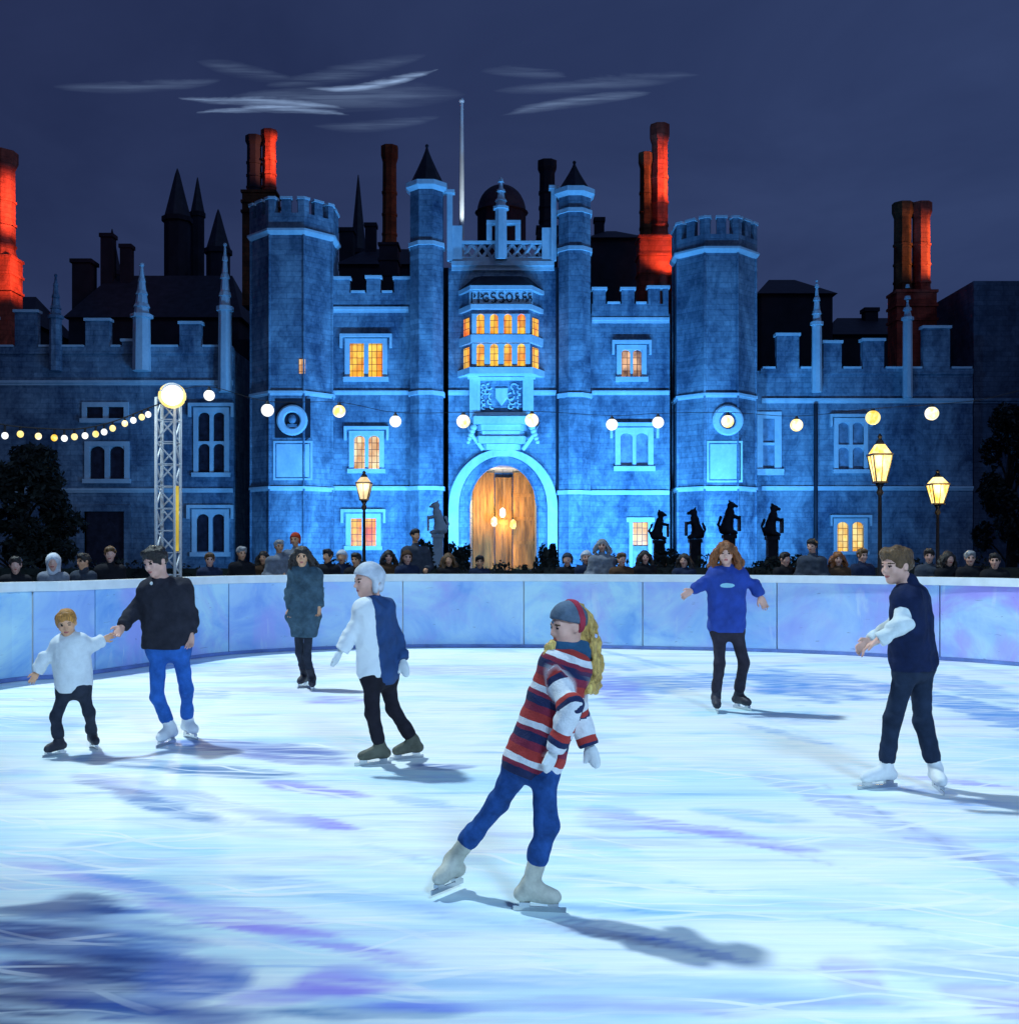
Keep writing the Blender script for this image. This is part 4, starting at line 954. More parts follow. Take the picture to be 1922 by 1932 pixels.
pts = [wpt(315, 757, 19.4), wpt(275, 772, dep(275)), wpt(215, 795, dep(215)), wpt(150, 809, dep(150)), wpt(75, 808, dep(75)), wpt(0, 800, dep(0)), wpt(-80, 780, dep(-80)), wpt(-170, 740, dep(-170))]
festoon('festoon of small yellow and white bulbs swagging left from the lattice mast', pts, [(*W(px, py, dep(px)), m) for px, py, m in fest] + [(*W(px, py, dep(px)), 'bulby') for px, py in ((-30, 806), (-62, 799), (-95, 788), (-130, 774))], .052)
# big globes on the long cable to the right
glob = [(395, 746, 'bulbw', 12), (505, 774, 'bulbw', 14), (640, 776, 'bulbc', 14), (746, 795, 'bulbw', 13), (874, 795, 'bulbc', 15), (1003, 793, 'bulbc', 15), (1154, 801, 'bulbw', 13), (1241, 797, 'bulbw', 13), (1372, 795, 'bulbc', 14), (1502, 802, 'bulbc', 14), (1646, 788, 'bulby', 16), (1757, 780, 'bulbc', 15)]
dep2 = lambda px: 19.4 + 1.8 * math.sin(PI * min(max((px - 318) / 1600, 0), 1))
cab = [wpt(328, 738, 19.4)] + [wpt(px, py - 17, dep2(px)) for px, py, _, _ in glob] + [wpt(1860, 752, dep2(1860)), wpt(2000, 715, 19.4), wpt(2130, 680, 18.6)]
o = tag(empty('string_lights', cab[0]), 'long dark cable of large white globe lamps stretched across the palace front', 'string lights', 'strings of lights over the rink'); l0 = -Vector(cab[0])
c = MB(); c.tube([tuple(p) for p in catmull(cab, 8)], .006, 6); q = c.build('cable', M['cable'], o); q.location = l0
for px, py, m, rp in glob:
    Dg = dep2(px); x, y, z = W(px, py, Dg); r = rp * Dg / F * .85
    s = MB(); s.lathe(x, y, [(.012, Z(py - 17, Dg)), (.03, z + r * 1.25), (.05, z + r * .95), (.05, z + r * .8)], 8); b = s.build('bulb_holder', M['cable'], o); b.location = l0
    s = MB(); s.sphere((x, y, z), r, 18, 12); s.build('globe', M[m], b, smooth=True)

# ================================================================== PLANTING
def leaf_cloud(name, m, blobs, n, size, parent=None, seed=1):
    """leaf-sized faces spread through ellipsoid clumps [(centre, radii)]"""
    r = np.random.RandomState(seed); vol = np.array([b[1][0] * b[1][1] * b[1][2] for b in blobs]) ** .8; pick = r.choice(len(blobs), n, p=vol / vol.sum())
    C = np.array([b[0] for b in blobs])[pick]; R = np.array([b[1] for b in blobs])[pick]
    d = r.normal(size=(n, 3)); d /= np.linalg.norm(d, axis=1)[:, None]; d *= (r.uniform(.25, 1.08, n) ** .5)[:, None]
    P = C + d * R; u = r.normal(size=(n, 3)); u /= np.linalg.norm(u, axis=1)[:, None]; v = np.cross(u, r.normal(size=(n, 3))); v /= np.linalg.norm(v, axis=1)[:, None]
    s = size * r.uniform(.6, 1.4, n)[:, None]
    V = np.stack([P - u * s, P + v * s * .45, P + u * s, P - v * s * .45], 1).reshape(-1, 3)
    me = bpy.data.meshes.new(name); me.vertices.add(4 * n); me.vertices.foreach_set('co', V.astype(np.float32).ravel()); me.loops.add(4 * n); me.loops.foreach_set('vertex_index', np.arange(4 * n, dtype=np.int32))
    me.polygons.add(n); me.polygons.foreach_set('loop_start', np.arange(0, 4 * n, 4, dtype=np.int32)); me.update(calc_edges=True)
    return link(name, me, m, parent)
rs = random.Random(11)
def hedge(label, px0, px1, ptop, D, seed, rough=.22):
    x0, x1 = X(px0, D), X(px1, D); zt = Z(ptop, D); n = int((x1 - x0) / .55); bl = []
    for i in range(n):
        h = zt + rs.uniform(-rough, rough * .7); bl.append(((x0 + (i + .5) * (x1 - x0) / n, D + rs.uniform(-.15, .15), h * .5 - .03), (.45, .5, h * .52)))
    o = leaf_cloud('hedge', M['leaf'], bl, n * 420, .075, seed=seed); tag(o, label, 'hedge', 'dark clipped hedges behind the barrier')
    c = MB(); c.box(x0 + .2, x1 - .2, D - .22, D + .22, -.06, zt * .86); c.build('inner_growth', M['leaf'], o)
hedge('dark hedge behind the barrier left of the arched gate', -150, 872, 1058, 27, 2); hedge('dark hedge behind the barrier right of the arched gate', 1010, 2080, 1056, 27, 3)
hedge('low dark hedge directly in front of the arched gate', 850, 1040, 1064, 30, 8, .12)
def shrub(label, pxc, ptop, w_px, D, seed):
    x = X(pxc, D); zt = Z(ptop, D); w = w_px * D / F / 2; r_ = random.Random(seed); bl = [((x, D, zt * .4), (w * .9, w * .8, zt * .45))]
    for k in range(9): bl.append(((x + r_.uniform(-.6, .6) * w, D + r_.uniform(-.5, .5) * w, zt * r_.uniform(.45, .88)), (w * .32, w * .32, zt * .14)))
    o = leaf_cloud('shrub', M['leaf'], bl, 2600, .07, seed=seed); tag(o, label, 'shrub', 'dark shrubs round the gate'); c = MB(); c.tube([(x, D, -.06), (x + .03, D, zt * .7)], .05, 6, .02); c.build('stem', M['bark'], o)
shrub('dark bushy shrub left of the pale statue by the gate', 790, 1012, 64, 33, 4); shrub('dark spiky shrub at the left foot of the arched gate', 868, 1022, 50, 33, 5); shrub('dark shrub at the right foot of the arched gate', 1035, 1018, 46, 33, 6); shrub('dark shrub in front of the right bay door', 1262, 1034, 90, 33, 7); shrub('wide dark shrub below the beast statues on the right', 1470, 1040, 120, 33, 12)
def tree(label, pxc, ptop, w_px, D, seed, n=9000, trunk=.28, leaf=.13, group=None, high=False):
    x = X(pxc, D); zt = Z(ptop, D); w = w_px * D / F / 2; r_ = random.Random(seed)
    t = tag(empty('tree', (x, D, -.06)), label, 'tree', group); c = MB(); c.tube([(x, D, -.06), (x + .1, D, zt * .3), (x - .05, D + .1, zt * .62), (x + .1, D, zt * .9)], trunk, 10, .04)
    bl = []
    for k in range(22):
        a = r_.uniform(0, 2 * PI); f_ = r_.uniform(.22, .96); rad = w * (1.05 - .75 * abs(f_ - .42) ** 1.1 * 1.6) * r_.uniform(.35, .85)
        if high: f_ = .62 + .36 * (k / 21); rad = w * r_.uniform(.2, .75)
        p = (x + rad * math.cos(a), D + rad * math.sin(a), zt * f_); c.tube([(x, D, zt * max(.12, f_ - .22)), ((x + p[0]) / 2, (D + p[1]) / 2, zt * (f_ - .07)), p], trunk * .22, 6, .02); bl.append((p, (w * r_.uniform(.26, .42), w * r_.uniform(.26, .42), zt * r_.uniform(.07, .12))))
    tr_ = c.build('trunk', M['bark'], t); tr_.location = (-x, -D, .06); cr = leaf_cloud('crown', M['leaf'], bl, n, leaf, t, seed); cr.location = (-x, -D, .06)
tree('dark leafy yew at the far left in front of the palace wing', 40, 838, 190, 40, 21); tree('dark leafy tree at the far right end of the palace', 1905, 770, 130, 46, 22)
# unseen tree added to cast shade over the near left corner of the ice
tree('unseen tree added left of the rink to shade the ice corner', CX + (-12.0) * F / 13, HY - (20.5 - CH) * F / 13, 5.4 * F / 13, 13, 33, 30000, .35, .2, None, True)

# ================================================================== BEAST STATUES
def beast(label, pxc, ptop, D, m, face=1, hh=None, seed=0):
    x = X(pxc, D); top = Z(ptop, D); H_ = top; pl = H_ * .62; b = H_ - pl
    o = tag(empty('beast_statue', (x, D, -.06)), label, 'statue', 'stone beasts on plinths before the palace')
    p = MB(); w = .21; p.box(x - w * 1.3, x + w * 1.3, D - w * 1.3, D + w * 1.3, -.06, .25); p.box(x - w, x + w, D - w, D + w, .25, pl - .15); p.box(x - w * 1.25, x + w * 1.25, D - w * 1.25, D + w * 1.25, pl - .15, pl); q = p.build('plinth', M[m], o); q.location = (-x, -D, .06)
    f = Field((x - b * .55, D - b * .55, pl - .1), (x + b * .55, D + b * .55, H_ + .15), .03); s = face
    P = lambda u, v, z: (x + s * u * b, D + v * b, pl + z * b)
    f.ell(P(-.08, 0, .16), (.20 * b, .17 * b, .18 * b), .06 * b); f.cone(P(-.08, 0, .2), P(.02, 0, .62), .17 * b, .13 * b, .08 * b); f.cone(P(.02, 0, .6), P(.05, 0, .8), .10 * b, .09 * b, .06 * b)
    f.ell(P(.06, 0, .86), (.12 * b, .09 * b, .10 * b), .04 * b); f.cone(P(.12, 0, .85), P(.22, 0, .82), .06 * b, .045 * b, .03 * b)
    for v in (-1, 1):
        f.cone(P(.02, v * .05, .94), P(-.02, v * .08, 1.02), .035 * b, .012 * b, .02 * b); f.cone(P(.06, v * .10, .55), P(.24, v * .09, .50), .055 * b, .045 * b, .04 * b); f.cone(P(-.05, v * .13, .12), P(.18, v * .13, .05), .09 * b, .06 * b, .04 * b)
    f.cone(P(-.22, 0, .06), P(-.32, 0, .3), .04 * b, .03 * b, .03 * b); f.cone(P(-.32, 0, .3), P(-.24, 0, .5), .03 * b, .045 * b, .03 * b)
    f.folds(.008 * b, 22 / b, seed); f.cut((x, D, pl + .005), (0, 0, -1)); me, V, Q = f.mesh('body'); q = link('beast', me, M[m], o); q.location = (-x, -D, .06)
    sh = MB(); c0 = P(.29, 0, .34); sh.box(c0[0] - .03, c0[0] + .03, c0[1] - .17 * b, c0[1] + .17 * b, pl + .1 * b, pl + .55 * b); q = sh.build('shield', M[m], o); q.location = (-x, -D, .06)
beast('dark stone beast statue, leftmost of the four on the right', 1243, 962, 46, 'darkstone', 1, seed=1); beast('dark stone beast statue between the leftmost and the tallest on the right', 1311, 958, 45, 'darkstone', -1, seed=2)
beast('tallest dark stone beast statue, above the girl in blue', 1375, 944, 44, 'darkstone', 1, seed=3); beast('dark stone beast statue, rightmost of the four', 1456, 950, 45, 'darkstone', 1, seed=4)
beast('pale stone beast statue on a plinth left of the arched gate', 826, 945, 47, 'trim', -1, seed=5)

# ================================================================== LIGHT
world = bpy.data.worlds.new('World'); SC.world = world; world.use_nodes = True
nt = world.node_tree; bg = nt.nodes['Background']
tc = N(nt, 'ShaderNodeTexCoord'); sp = N(nt, 'ShaderNodeSeparateXYZ'); L(nt, tc.outputs['Generated'], sp.inputs[0])
sky = N(nt, 'ShaderNodeTexSky'); sky.sky_type = 'NISHITA'; sky.sun_disc = False; sky.sun_elevation = math.radians(-4); sky.sun_rotation = math.radians(215)
sx, sy, sz = sp.outputs
mp = N(nt, 'ShaderNodeMapping'); mp.inputs['Scale'].default_value = (1.6, 1.6, 4); L(nt, tc.outputs['Generated'], mp.inputs[0])
nz = noise(nt, mp.outputs[0], 1.5, 5, .6, .5)
side = math_(nt, 'MULTIPLY_ADD', sx, .9, .45, True)
c = mixc(nt, side, (.017, .026, .078), (.033, .056, .150))
hz = math_(nt, 'MULTIPLY_ADD', math_(nt, 'ABSOLUTE', sz), -2.6, 1.0, True)
c = mixc(nt, math_(nt, 'MULTIPLY', hz, .6), c, (.036, .060, .150))
c = mixc(nt, 1.0, c, ramp(nt, nz, [(.3, (.72, .74, .80)), (.7, (1.16, 1.14, 1.12))]).outputs[0], 'MULTIPLY')
# wisps of moonlit cirrus, laid out by sky direction
yy = math_(nt, 'MAXIMUM', sy, .02); U = math_(nt, 'DIVIDE', sx, yy); V = math_(nt, 'DIVIDE', sz, yy)
fm = N(nt, 'ShaderNodeCombineXYZ'); L(nt, U, fm.inputs[0]); L(nt, math_(nt, 'MULTIPLY', V, 7.0), fm.inputs[1])
wn = noise(nt, fm.outputs[0], 7, 5, .65, .6); fib = N(nt, 'ShaderNodeCombineXYZ'); L(nt, math_(nt, 'MULTIPLY', U, .6), fib.inputs[0]); L(nt, math_(nt, 'MULTIPLY', V, 14.0), fib.inputs[1]); fn = noise(nt, fib.outputs[0], 16, 4, .6, .3)
tot = None
for (u0, v0, u1, v1, sag, wd, st) in [(575, 166, 828, 130, 14, 9, 1.0), (335, 184, 660, 206, -2, 9, .75), (370, 214, 660, 216, -9, 7, .85), (370, 118, 560, 150, 2, 14, .13), (500, 160, 805, 104, 6, 16, .14), (100, 164, 420, 154, 5, 11, .16), (905, 134, 1070, 142, -2, 11, .14), (942, 216, 1230, 176, -4, 11, .32), (930, 172, 1320, 142, 2, 14, .16), (590, 238, 830, 218, 6, 14, .16), (400, 190, 880, 180, 0, 26, .20)]:
    a0, b0, a1, b1 = (u0 - CX) / F, (HY - v0) / F, (u1 - CX) / F, (HY - v1) / F
    t = math_(nt, 'DIVIDE', math_(nt, 'SUBTRACT', U, a0), a1 - a0)
    hat = math_(nt, 'MULTIPLY', math_(nt, 'MULTIPLY', t, math_(nt, 'SUBTRACT', 1.0, t)), 4.0, None, True)
    line = math_(nt, 'ADD', math_(nt, 'MULTIPLY_ADD', t, b1 - b0, b0), math_(nt, 'MULTIPLY', hat, -sag / F))
    dist = math_(nt, 'DIVIDE', math_(nt, 'ABSOLUTE', math_(nt, 'SUBTRACT', V, math_(nt, 'ADD', line, math_(nt, 'MULTIPLY', math_(nt, 'SUBTRACT', wn, .5), 26 / F)))), wd / F)
    dist = math_(nt, 'DIVIDE', dist, math_(nt, 'MULTIPLY', math_(nt, 'POWER', hat, .7), math_(nt, 'MULTIPLY_ADD', wn, 1.6, .35)))
    k = math_(nt, 'MULTIPLY', math_(nt, 'SUBTRACT', 1.0, dist, None, True), math_(nt, 'POWER', hat, .6)); k = math_(nt, 'MULTIPLY', k, st)
    tot = k if tot is None else math_(nt, 'MAXIMUM', tot, k)
tot = math_(nt, 'MULTIPLY', tot, math_(nt, 'MULTIPLY_ADD', fn, 3.2, -.85, True)); tot = math_(nt, 'MULTIPLY', tot, math_(nt, 'GREATER_THAN', sy, .05))
c = mixc(nt, math_(nt, 'MULTIPLY', tot, .9), c, (.36, .52, .82))
add = mixc(nt, 1.0, c, mixc(nt, 1.0, sky.outputs[0], (.004, .005, .008), 'MULTIPLY'), 'ADD')
L(nt, add, bg.inputs['Color']); bg.inputs['Strength'].default_value = 1.0

# moonlight
sl = bpy.data.lights.new('moon', 'SUN'); sl.energy = .25; sl.color = (.34, .56, 1); sl.angle = math.radians(6)
so = bpy.data.objects.new('moon', sl); COL.objects.link(so); so.rotation_euler = Vector((-.80, .70, -.62)).to_track_quat('-Z', 'Y').to_euler()
# rink floodlight off to the left, and an added soft fill behind the camera
spot('rink_flood_fill', (-16, 21, 34), (1.8, 8.8, 0), 62000, (.72, .93, 1), 48, .7, 1.1)
spot('rink_flood_fill', (5.5, -9, 12), (0, 14, .6), 9500, (.44, .72, 1), 70, .8, 1.6)
# blue uplighters along the foot of the front
for x, p in ((-15, 300), (-10.5, 3300), (-6.5, 4800), (-2, 5900), (2.6, 6500), (7.2, 6200), (11.5, 5100), (16.5, 1300)):
    spot('front_uplight', (x + 1.6, 51.5, .3), (x, 60, 6.8), p, (.075, .39, 1), 112, .8, .3)
# red uplighters on the chimneys, warm lamp in the gate passage
for px, D, py, p, dx, dy, low, ang in ((514, 68, 300, 1900, 3.2, -2.4, .2, 50), (1246, 64.5, 470, 1300, 1.0, -2.3, 1.6, 80), (1246, 64.5, 330, 2000, 2.6, -2.4, .6, 66), (1737, 65.5, 470, 1500, 3.2, -2.4, 1.0, 60), (1737, 65.5, 615, 3600, 3.2, -2.4, .2, 60), (8, 64.5, 390, 1900, 3.2, -2.4, .5, 66), (8, 64.5, 520, 1500, 3.2, -2.4, .3, 60)):
    a = W(px, py, D); spot('chimney_uplight', (a[0] + dx, D + dy, a[2] - low), tuple(a), p, (1, .27, .13) if px < 1500 else (1, .44, .16), ang, .7, .15)
a = W(871, 340, 62.5); spot('flagpole_light', (a[0] + .4, 60.9, Z(500, 62.5)), tuple(a), 1500, (.8, .93, 1), 26, .4, .1)
point('passage_lamp', (acx - .3, D0 + 2.6, 4.3), 560, (1, .54, .10), .25); point('passage_lamp', (acx + .2, D0 + 3.2, 1.6), 60, (1, .6, .2), .2)
point('court_lamp', (acx, D0 + 4.8, 3.2), 90, (1, .6, .2), .2)

# ================================================================== CAMERA
cam = bpy.data.cameras.new('camera'); co = bpy.data.objects.new('camera', cam); COL.objects.link(co); co.location = (0, 0, CH); co.rotation_euler = (PI / 2, 0, 0)
cam.sensor_width = 36; cam.sensor_fit = 'AUTO'; cam.lens = 36 * F / 1932; cam.shift_y = (HY - 966) / 1932; cam.clip_end = 2000; cam.clip_start = .05
SC.camera = co
SC.view_settings.view_transform = 'Standard'; SC.view_settings.look = 'None'; SC.view_settings.exposure = 0; SC.view_settings.gamma = 1
SC.cycles.use_denoising = True; SC.cycles.max_bounces = 4; SC.cycles.diffuse_bounces = 3; SC.cycles.glossy_bounces = 2; SC.cycles.sample_clamp_indirect = 4

# ================================================================== PEOPLE
def unit(v): v = np.array(v, float); return v / max(np.linalg.norm(v), 1e-9)
def face_frame(a, pitch=0, roll=0):
    a = math.radians(a); f = np.array([math.sin(a), -math.cos(a), 0]); u = np.array([0, 0, 1.0])
    p = math.radians(pitch); f2 = f * math.cos(p) + u * math.sin(p); u2 = -f * math.sin(p) + u * math.cos(p)
    r = np.cross(f2, u2); q = math.radians(roll); u3 = u2 * math.cos(q) + r * math.sin(q); return np.cross(f2, u3), f2, u3
def hand(fd, c, d, pn, ln, mitt=False):
    """palm, four unequal bent fingers and a side thumb; d points along the forearm, pn out of the palm"""
    d = unit(d); pn = unit(pn - d * np.dot(pn, d)); w = np.cross(d, pn); R = np.array([w, d, pn]); wr = c - d * ln * .5
    fd.ell(wr + d * ln * .27, (ln * .22, ln * .30, ln * .10), .012, R)
    if mitt:
        fd.ell(wr + d * ln * .58 + pn * ln * .03, (ln * .23, ln * .38, ln * .14), .02, R)
        fd.cone(wr + d * ln * .25 + w * ln * .18, wr + d * ln * .58 + w * ln * .34 + pn * ln * .08, ln * .09, ln * .085, .015); return
    for i, (o, l) in enumerate(((-.165, .36), (-.055, .45), (.055, .48), (.165, .42))):
        a = wr + d * ln * .46 + w * ln * o * .95; b = a + unit(d + pn * .25 + w * o * .5) * ln * l * .55; e = b + unit(d * .75 + pn * .75 + w * o * .3) * ln * l * .5
        fd.cone(a - d * ln * .1, b, ln * .056, ln * .050, .006); fd.cone(b, e, ln * .050, ln * .042, .004)
    a = wr + d * ln * .12 + w * ln * .16; b = wr + d * ln * .36 + w * ln * .33 + pn * ln * .06; e = wr + d * ln * .56 + w * ln * .34 + pn * ln * .14
    fd.cone(a, b, ln * .075, ln * .062, .012); fd.cone(b, e, ln * .062, ln * .05, .005)

class Fig: pass
def person(label, J, S, h=.009):
    """J: joints in world space; S: look. Returns the body mesh object (the person)."""
    s = S.get('scale', 1.0); hh = S['head_h']; fa = S['face']; R = np.array(face_frame(*fa)); r, f, u = R
    c = J['head']; low = S.get('low', False)
    pts = np.array([v for k, v in J.items() if k[0] != '_']); lo = pts.min(0) - .26; hi = pts.max(0) + .26; lo[2] = -.02; base = np.array(S['base'], float)
    hips = (J['hipL'] + J['hipR']) / 2; nb = J['neck']; ax_ = unit(nb - hips)
    tr = S.get('torso', .11) ; ar = S.get('arm', .047) * s; lr = S.get('leg', .078) * s
    legs = [(J['hip' + k], J['k' + k], J['a' + k], J['t' + k]) for k in 'LR']; arms = [(J['s' + k], J['e' + k], J['h' + k]) for k in 'LR']
    hl = S.get('hand', .17) * s
    def torso(F_, g):
        m = lambda a, t: a * (1 - t) + nb * t
        sl, sr = m(J['sL'], .22) - ax_ * .03, m(J['sR'], .22) - ax_ * .03
        F_.cone(J['sL'], J['sR'], ar * 1.15 + g, ar * 1.15 + g, .05); F_.cone(sl, J['hipL'] + ax_ * .03, tr * .88 + g, tr * .88 + g, .06); F_.cone(sr, J['hipR'] + ax_ * .03, tr * .88 + g, tr * .88 + g, .06)
        F_.cone(nb - ax_ * .10, hips, tr * .98 + g, tr * S.get('waist', 1.0) + g, .06)
        if S.get('bust'): 
            for q in (sl, sr): F_.ell(q * .75 + hips * .25 + f * tr * .55, (tr * .5,) * 3, .05)
    # ---- body: one continuous surface
    B = Field(lo, hi, h)
    torso(B, -.016)
    for k, (a, b, e) in zip('LR', arms):
        d = unit(e - b); wr = e - d * hl * .5
        B.cone(a, b, ar * .95, ar * .80, .03); B.cone(b, wr, ar * .80, ar * .52, .02)
        if not low: hand(B, e, d, S.get('palm' + k, np.array([0, -1, -.3])), hl, S.get('mitt', False))
        else: B.ell(e, (.045, .045, .06), .02)
    for a, b, e, t in legs:
        B.cone(a, b, lr * .98, lr * .68, .04); B.cone(b, e, lr * .68, lr * .45, .03); B.cone(e, t, lr * .40, lr * .32, .02)
    B.cone(c - u * hh * .22 - f * hh * .12, nb, hh * .20, hh * .25, .03); B.cone(nb, (J['sL'] + nb) / 2, hh * .22, ar, .04); B.cone(nb, (J['sR'] + nb) / 2, hh * .22, ar, .04)
    B.ell(c + u * hh * .10 - f * hh * .05, (hh * .345, hh * .425, hh * .40), .01, R); B.ell(c - u * hh * .17 + f * hh * .07, (hh * .265, hh * .315, hh * .33), .03, R)
    B.ell(c - u * hh * .41 + f * hh * .25, (hh * .12, hh * .11, hh * .09), .03, R)
    B.ell(c + u * hh * .10 + f * hh * .34, (hh * .22, hh * .05, hh * .04), .02, R)
    for q in (-1, 1):
        B.ell(c + r * q * hh * .15 + f * hh * .405 + u * hh * .02, (hh * .075, hh * .055, hh * .045), .012, R, sub=True)
        B.ell(c + r * q * hh * .14 + f * hh * .34 + u * hh * .02, (hh * .055,) * 3, .004, R)
        B.ell(c + r * q * hh * .345 - f * hh * .03 - u * hh * .03, (hh * .04, hh * .085, hh * .13), .01, R)
        B.ell(c + r * q * hh * .17 + f * hh * .27 - u * hh * .13, (hh * .09, hh * .08, hh * .08), .03, R)
    B.cone(c + f * hh * .37 + u * hh * .03, c + f * hh * .46 - u * hh * .115, hh * .028, hh * .05, .012); B.ell(c + f * hh * .41 - u * hh * .125, (hh * .075, hh * .05, hh * .035), .012, R)
    B.ell(c + f * hh * .375 - u * hh * .245, (hh * .10, hh * .035, hh * .028), .008, R); B.ell(c + f * hh * .365 - u * hh * .295, (hh * .085, hh * .035, hh * .028), .008, R)
    me, V, Q = B.mesh('body'); fc = V[Q].mean(1); mi = np.zeros(len(Q), np.int32); rel = (fc - c) @ R.T / hh
    for q in (-1, 1): mi[((rel[:, 0] - q * .14) ** 2 / .0032 + (rel[:, 2] - .018) ** 2 / .0012 < 1) & (rel[:, 1] > .3)] = 2
    for q in (-1, 1): mi[((rel[:, 0] - q * .155) ** 2 / .0065 + (rel[:, 2] - .098 + abs(0)) ** 2 / .0005 < 1) & (rel[:, 1] > .28)] = 4
    mi[((rel[:, 0]) ** 2 / .0085 + (rel[:, 2] + .268) ** 2 / .0018 < 1) & (rel[:, 1] > .3)] = 1
    if S.get('mitt'):
        for (a, b, e) in arms: mi[np.linalg.norm(fc - e, axis=1) < hl * .62] = 3
    me.vertices.foreach_set('co', (V - base).astype(np.float32).ravel()); me.update()
    for m in (S.get('skin', 'skin'), 'lip', 'eye', S.get('mitt_mat', 'skin'), 'brow'): me.materials.append(M[m])
    me.polygons.foreach_set('material_index', mi)
    body = link('person', me); body.location = base; tag(body, label, 'person', S.get('group'))
    def cloth_part(Fd, name, m, parent=body, fold=.004, fr=30, seed=0, attrs=None):
        if fold: Fd.folds(fold * s, fr, seed + 1, (1, 1, .6)); Fd.folds(fold * s * .45, fr * 2.6, seed + 31, (.7, .7, 1.2))
        me, V, Q = Fd.mesh(name); me.vertices.foreach_set('co', (V - base).astype(np.float32).ravel()); me.update()
        if attrs:
            for k, v in attrs(V).items(): attr(me, k, v)
        return link(name, me, M[m] if isinstance(m, str) else m, parent)
    # ---- top
    T = S['top']; hem = hips + ax_ * T.get('hem', -.04); bx = (lo, hi)
    def top_field(g, sleeves=True, hemp=hem, tors=True):
        A = Field(lo, hi, h); fo = T.get('fold', .005) * s; sd = S.get('seed', 1)
        if tors:
            torso(A, g)
            if T.get('skirt'):
                for a, b, e, t in legs: A.cone(a, a + (b - a) * T['skirt'], tr * .85 + g, tr * T.get('flare', .8) + g, .08)
                A.cone(legs[0][0], legs[1][0], tr * .9 + g, tr * .9 + g, .06)
                hp = hips - np.array([0, 0, 1]) * T['drop']; A.later(hp, (0, 0, -1))
            else: A.later(hemp, -ax_ if T.get('stripe') else (0, 0, -1))
            A.folds(fo, 26, sd, (1, 1, .6)); A.folds(fo * .5, 62, sd + 31, (.7, .7, 1.2)); A.apply()
        A.cone(nb - ax_ * .02, nb + ax_ * T.get('collar', .02) + f * .0, hh * .27 + g * .5, hh * .25 + g * .4, .03)
        if sleeves:
            for a, b, e in arms:
                d = unit(e - b); cu = e - d * hl * T.get('cuff', .62); m_ = ar * 1.2 + g + .06; i0 = np.maximum(np.floor((np.minimum(np.minimum(a, b), cu) - m_ - lo) / h).astype(int), 0); i1 = np.minimum(np.ceil((np.maximum(np.maximum(a, b), cu) + m_ - lo) / h).astype(int), A.n - 1); K = Field(lo + i0 * h, lo + (i1 + .01) * h, h); K.d = K.d[:i1[0] - i0[0] + 1, :i1[1] - i0[1] + 1, :i1[2] - i0[2] + 1]; K.n = np.array(K.d.shape); K.ax = [K.ax[q][:K.n[q]] for q in range(3)]; ks = tuple(slice(i0[q], i0[q] + K.n[q]) for q in range(3))
                K.cone(a, b, ar * 1.12 + g, ar * 1.0 + g, .04); K.cone(b, cu, ar * 1.0 + g, ar * T.get('cuffr', .85) + g, .02)
                K.cone(cu - d * .03, cu, ar * T.get('cuffr', .85) + g * 1.5, ar * T.get('cuffr', .85) + g * 1.4, .008)
                bd = unit(b - a)                      # creases gathered at the elbow
                for q in (-.035, .0, .04): K.cone(b + d * q * 1.2 + f * .0 - np.array([.03, 0, .0]) * 0, b + d * q * 1.2 + np.cross(d, f) * .02, ar * .98 + g * 1.25, ar * .98 + g * 1.2, .012)
                K.folds(fo * .8, 34, sd + 3, (1, 1, .6)); K.folds(fo * .5, 75, sd + 37, (.7, .7, 1.2)); K.cut(cu + d * .02, d); Ad = A.d[ks]; hh_ = np.maximum(.03 - np.abs(Ad - K.d), 0) / .03; A.d[ks] = np.minimum(Ad, K.d) - hh_ * hh_ * .0075
        return A
    def attrs(V):
        out = {}
        if T.get('stripe'):
            t0 = (V - hem) @ ax_; dT = np.full(len(V), 9.0); dT = np.abs((V - hips) @ np.cross(ax_, [0, 1, 0])) - tr * 1.02
            best = np.full(len(V), 9.0); ta = np.zeros(len(V))
            for a, b, e in arms:
                base_l = 0
                for p, q in ((a, b), (b, e)):
                    ab = q - p; t = np.clip((V - p) @ ab / (ab @ ab), 0, 1); d = np.linalg.norm(V - p - t[:, None] * ab, axis=1) - ar * 1.1 - .012; m = d < best; best[m] = d[m]; ta[m] = base_l + t[m] * np.linalg.norm(ab); base_l += np.linalg.norm(ab)
            tt = np.full(len(V), 9.0)
            for q in ('L', 'R'):
                p0, p1 = J['s' + q] * .7 + nb * .3, J['hip' + q]; ab = p1 - p0; t = np.clip((V - p0) @ ab / (ab @ ab), 0, 1); tt = np.minimum(tt, np.linalg.norm(V - p0 - t[:, None] * ab, axis=1) - tr * .9 - .012)
            out['arm'] = np.clip(.5 + (tt - best - .004) / .03, 0, 1); out['band'] = np.where(best + .004 < tt, ta, t0)
        if T.get('front'): out['front'] = (V - hips) @ f
        if T.get('mark'): 
            w = (V - (nb * .74 + hips * .26 + f * tr)); out['mark'] = ((w @ r) / .07) ** 2 + ((w @ u) / .022) ** 2
        return out
    if not T.get('sleeves_mat'):
        cloth_part(top_field(T.get('g', .012)), T['name'], T['mat'], fold=0, attrs=attrs)
    else:
        cloth_part(top_field(.008), 'shirt', T['sleeves_mat'], fold=0)
        cloth_part(top_field(.026, False), T['name'], T['mat'], fold=0)
    if T.get('shirt_v'):
        A = Field(c - .3, c + .3, h); A.cone(nb + f * (tr * .75) - ax_ * .02, nb - ax_ * .10 + f * tr * 1.06, hh * .16, hh * .03, .01); A.cone(nb, nb + ax_ * .03, hh * .29, hh * .27, .02); cloth_part(A, 'shirt_collar', T['shirt_v'], fold=0)
    # ---- trousers
    g = S.get('leg_g', .012); A = Field(lo, hi, h)
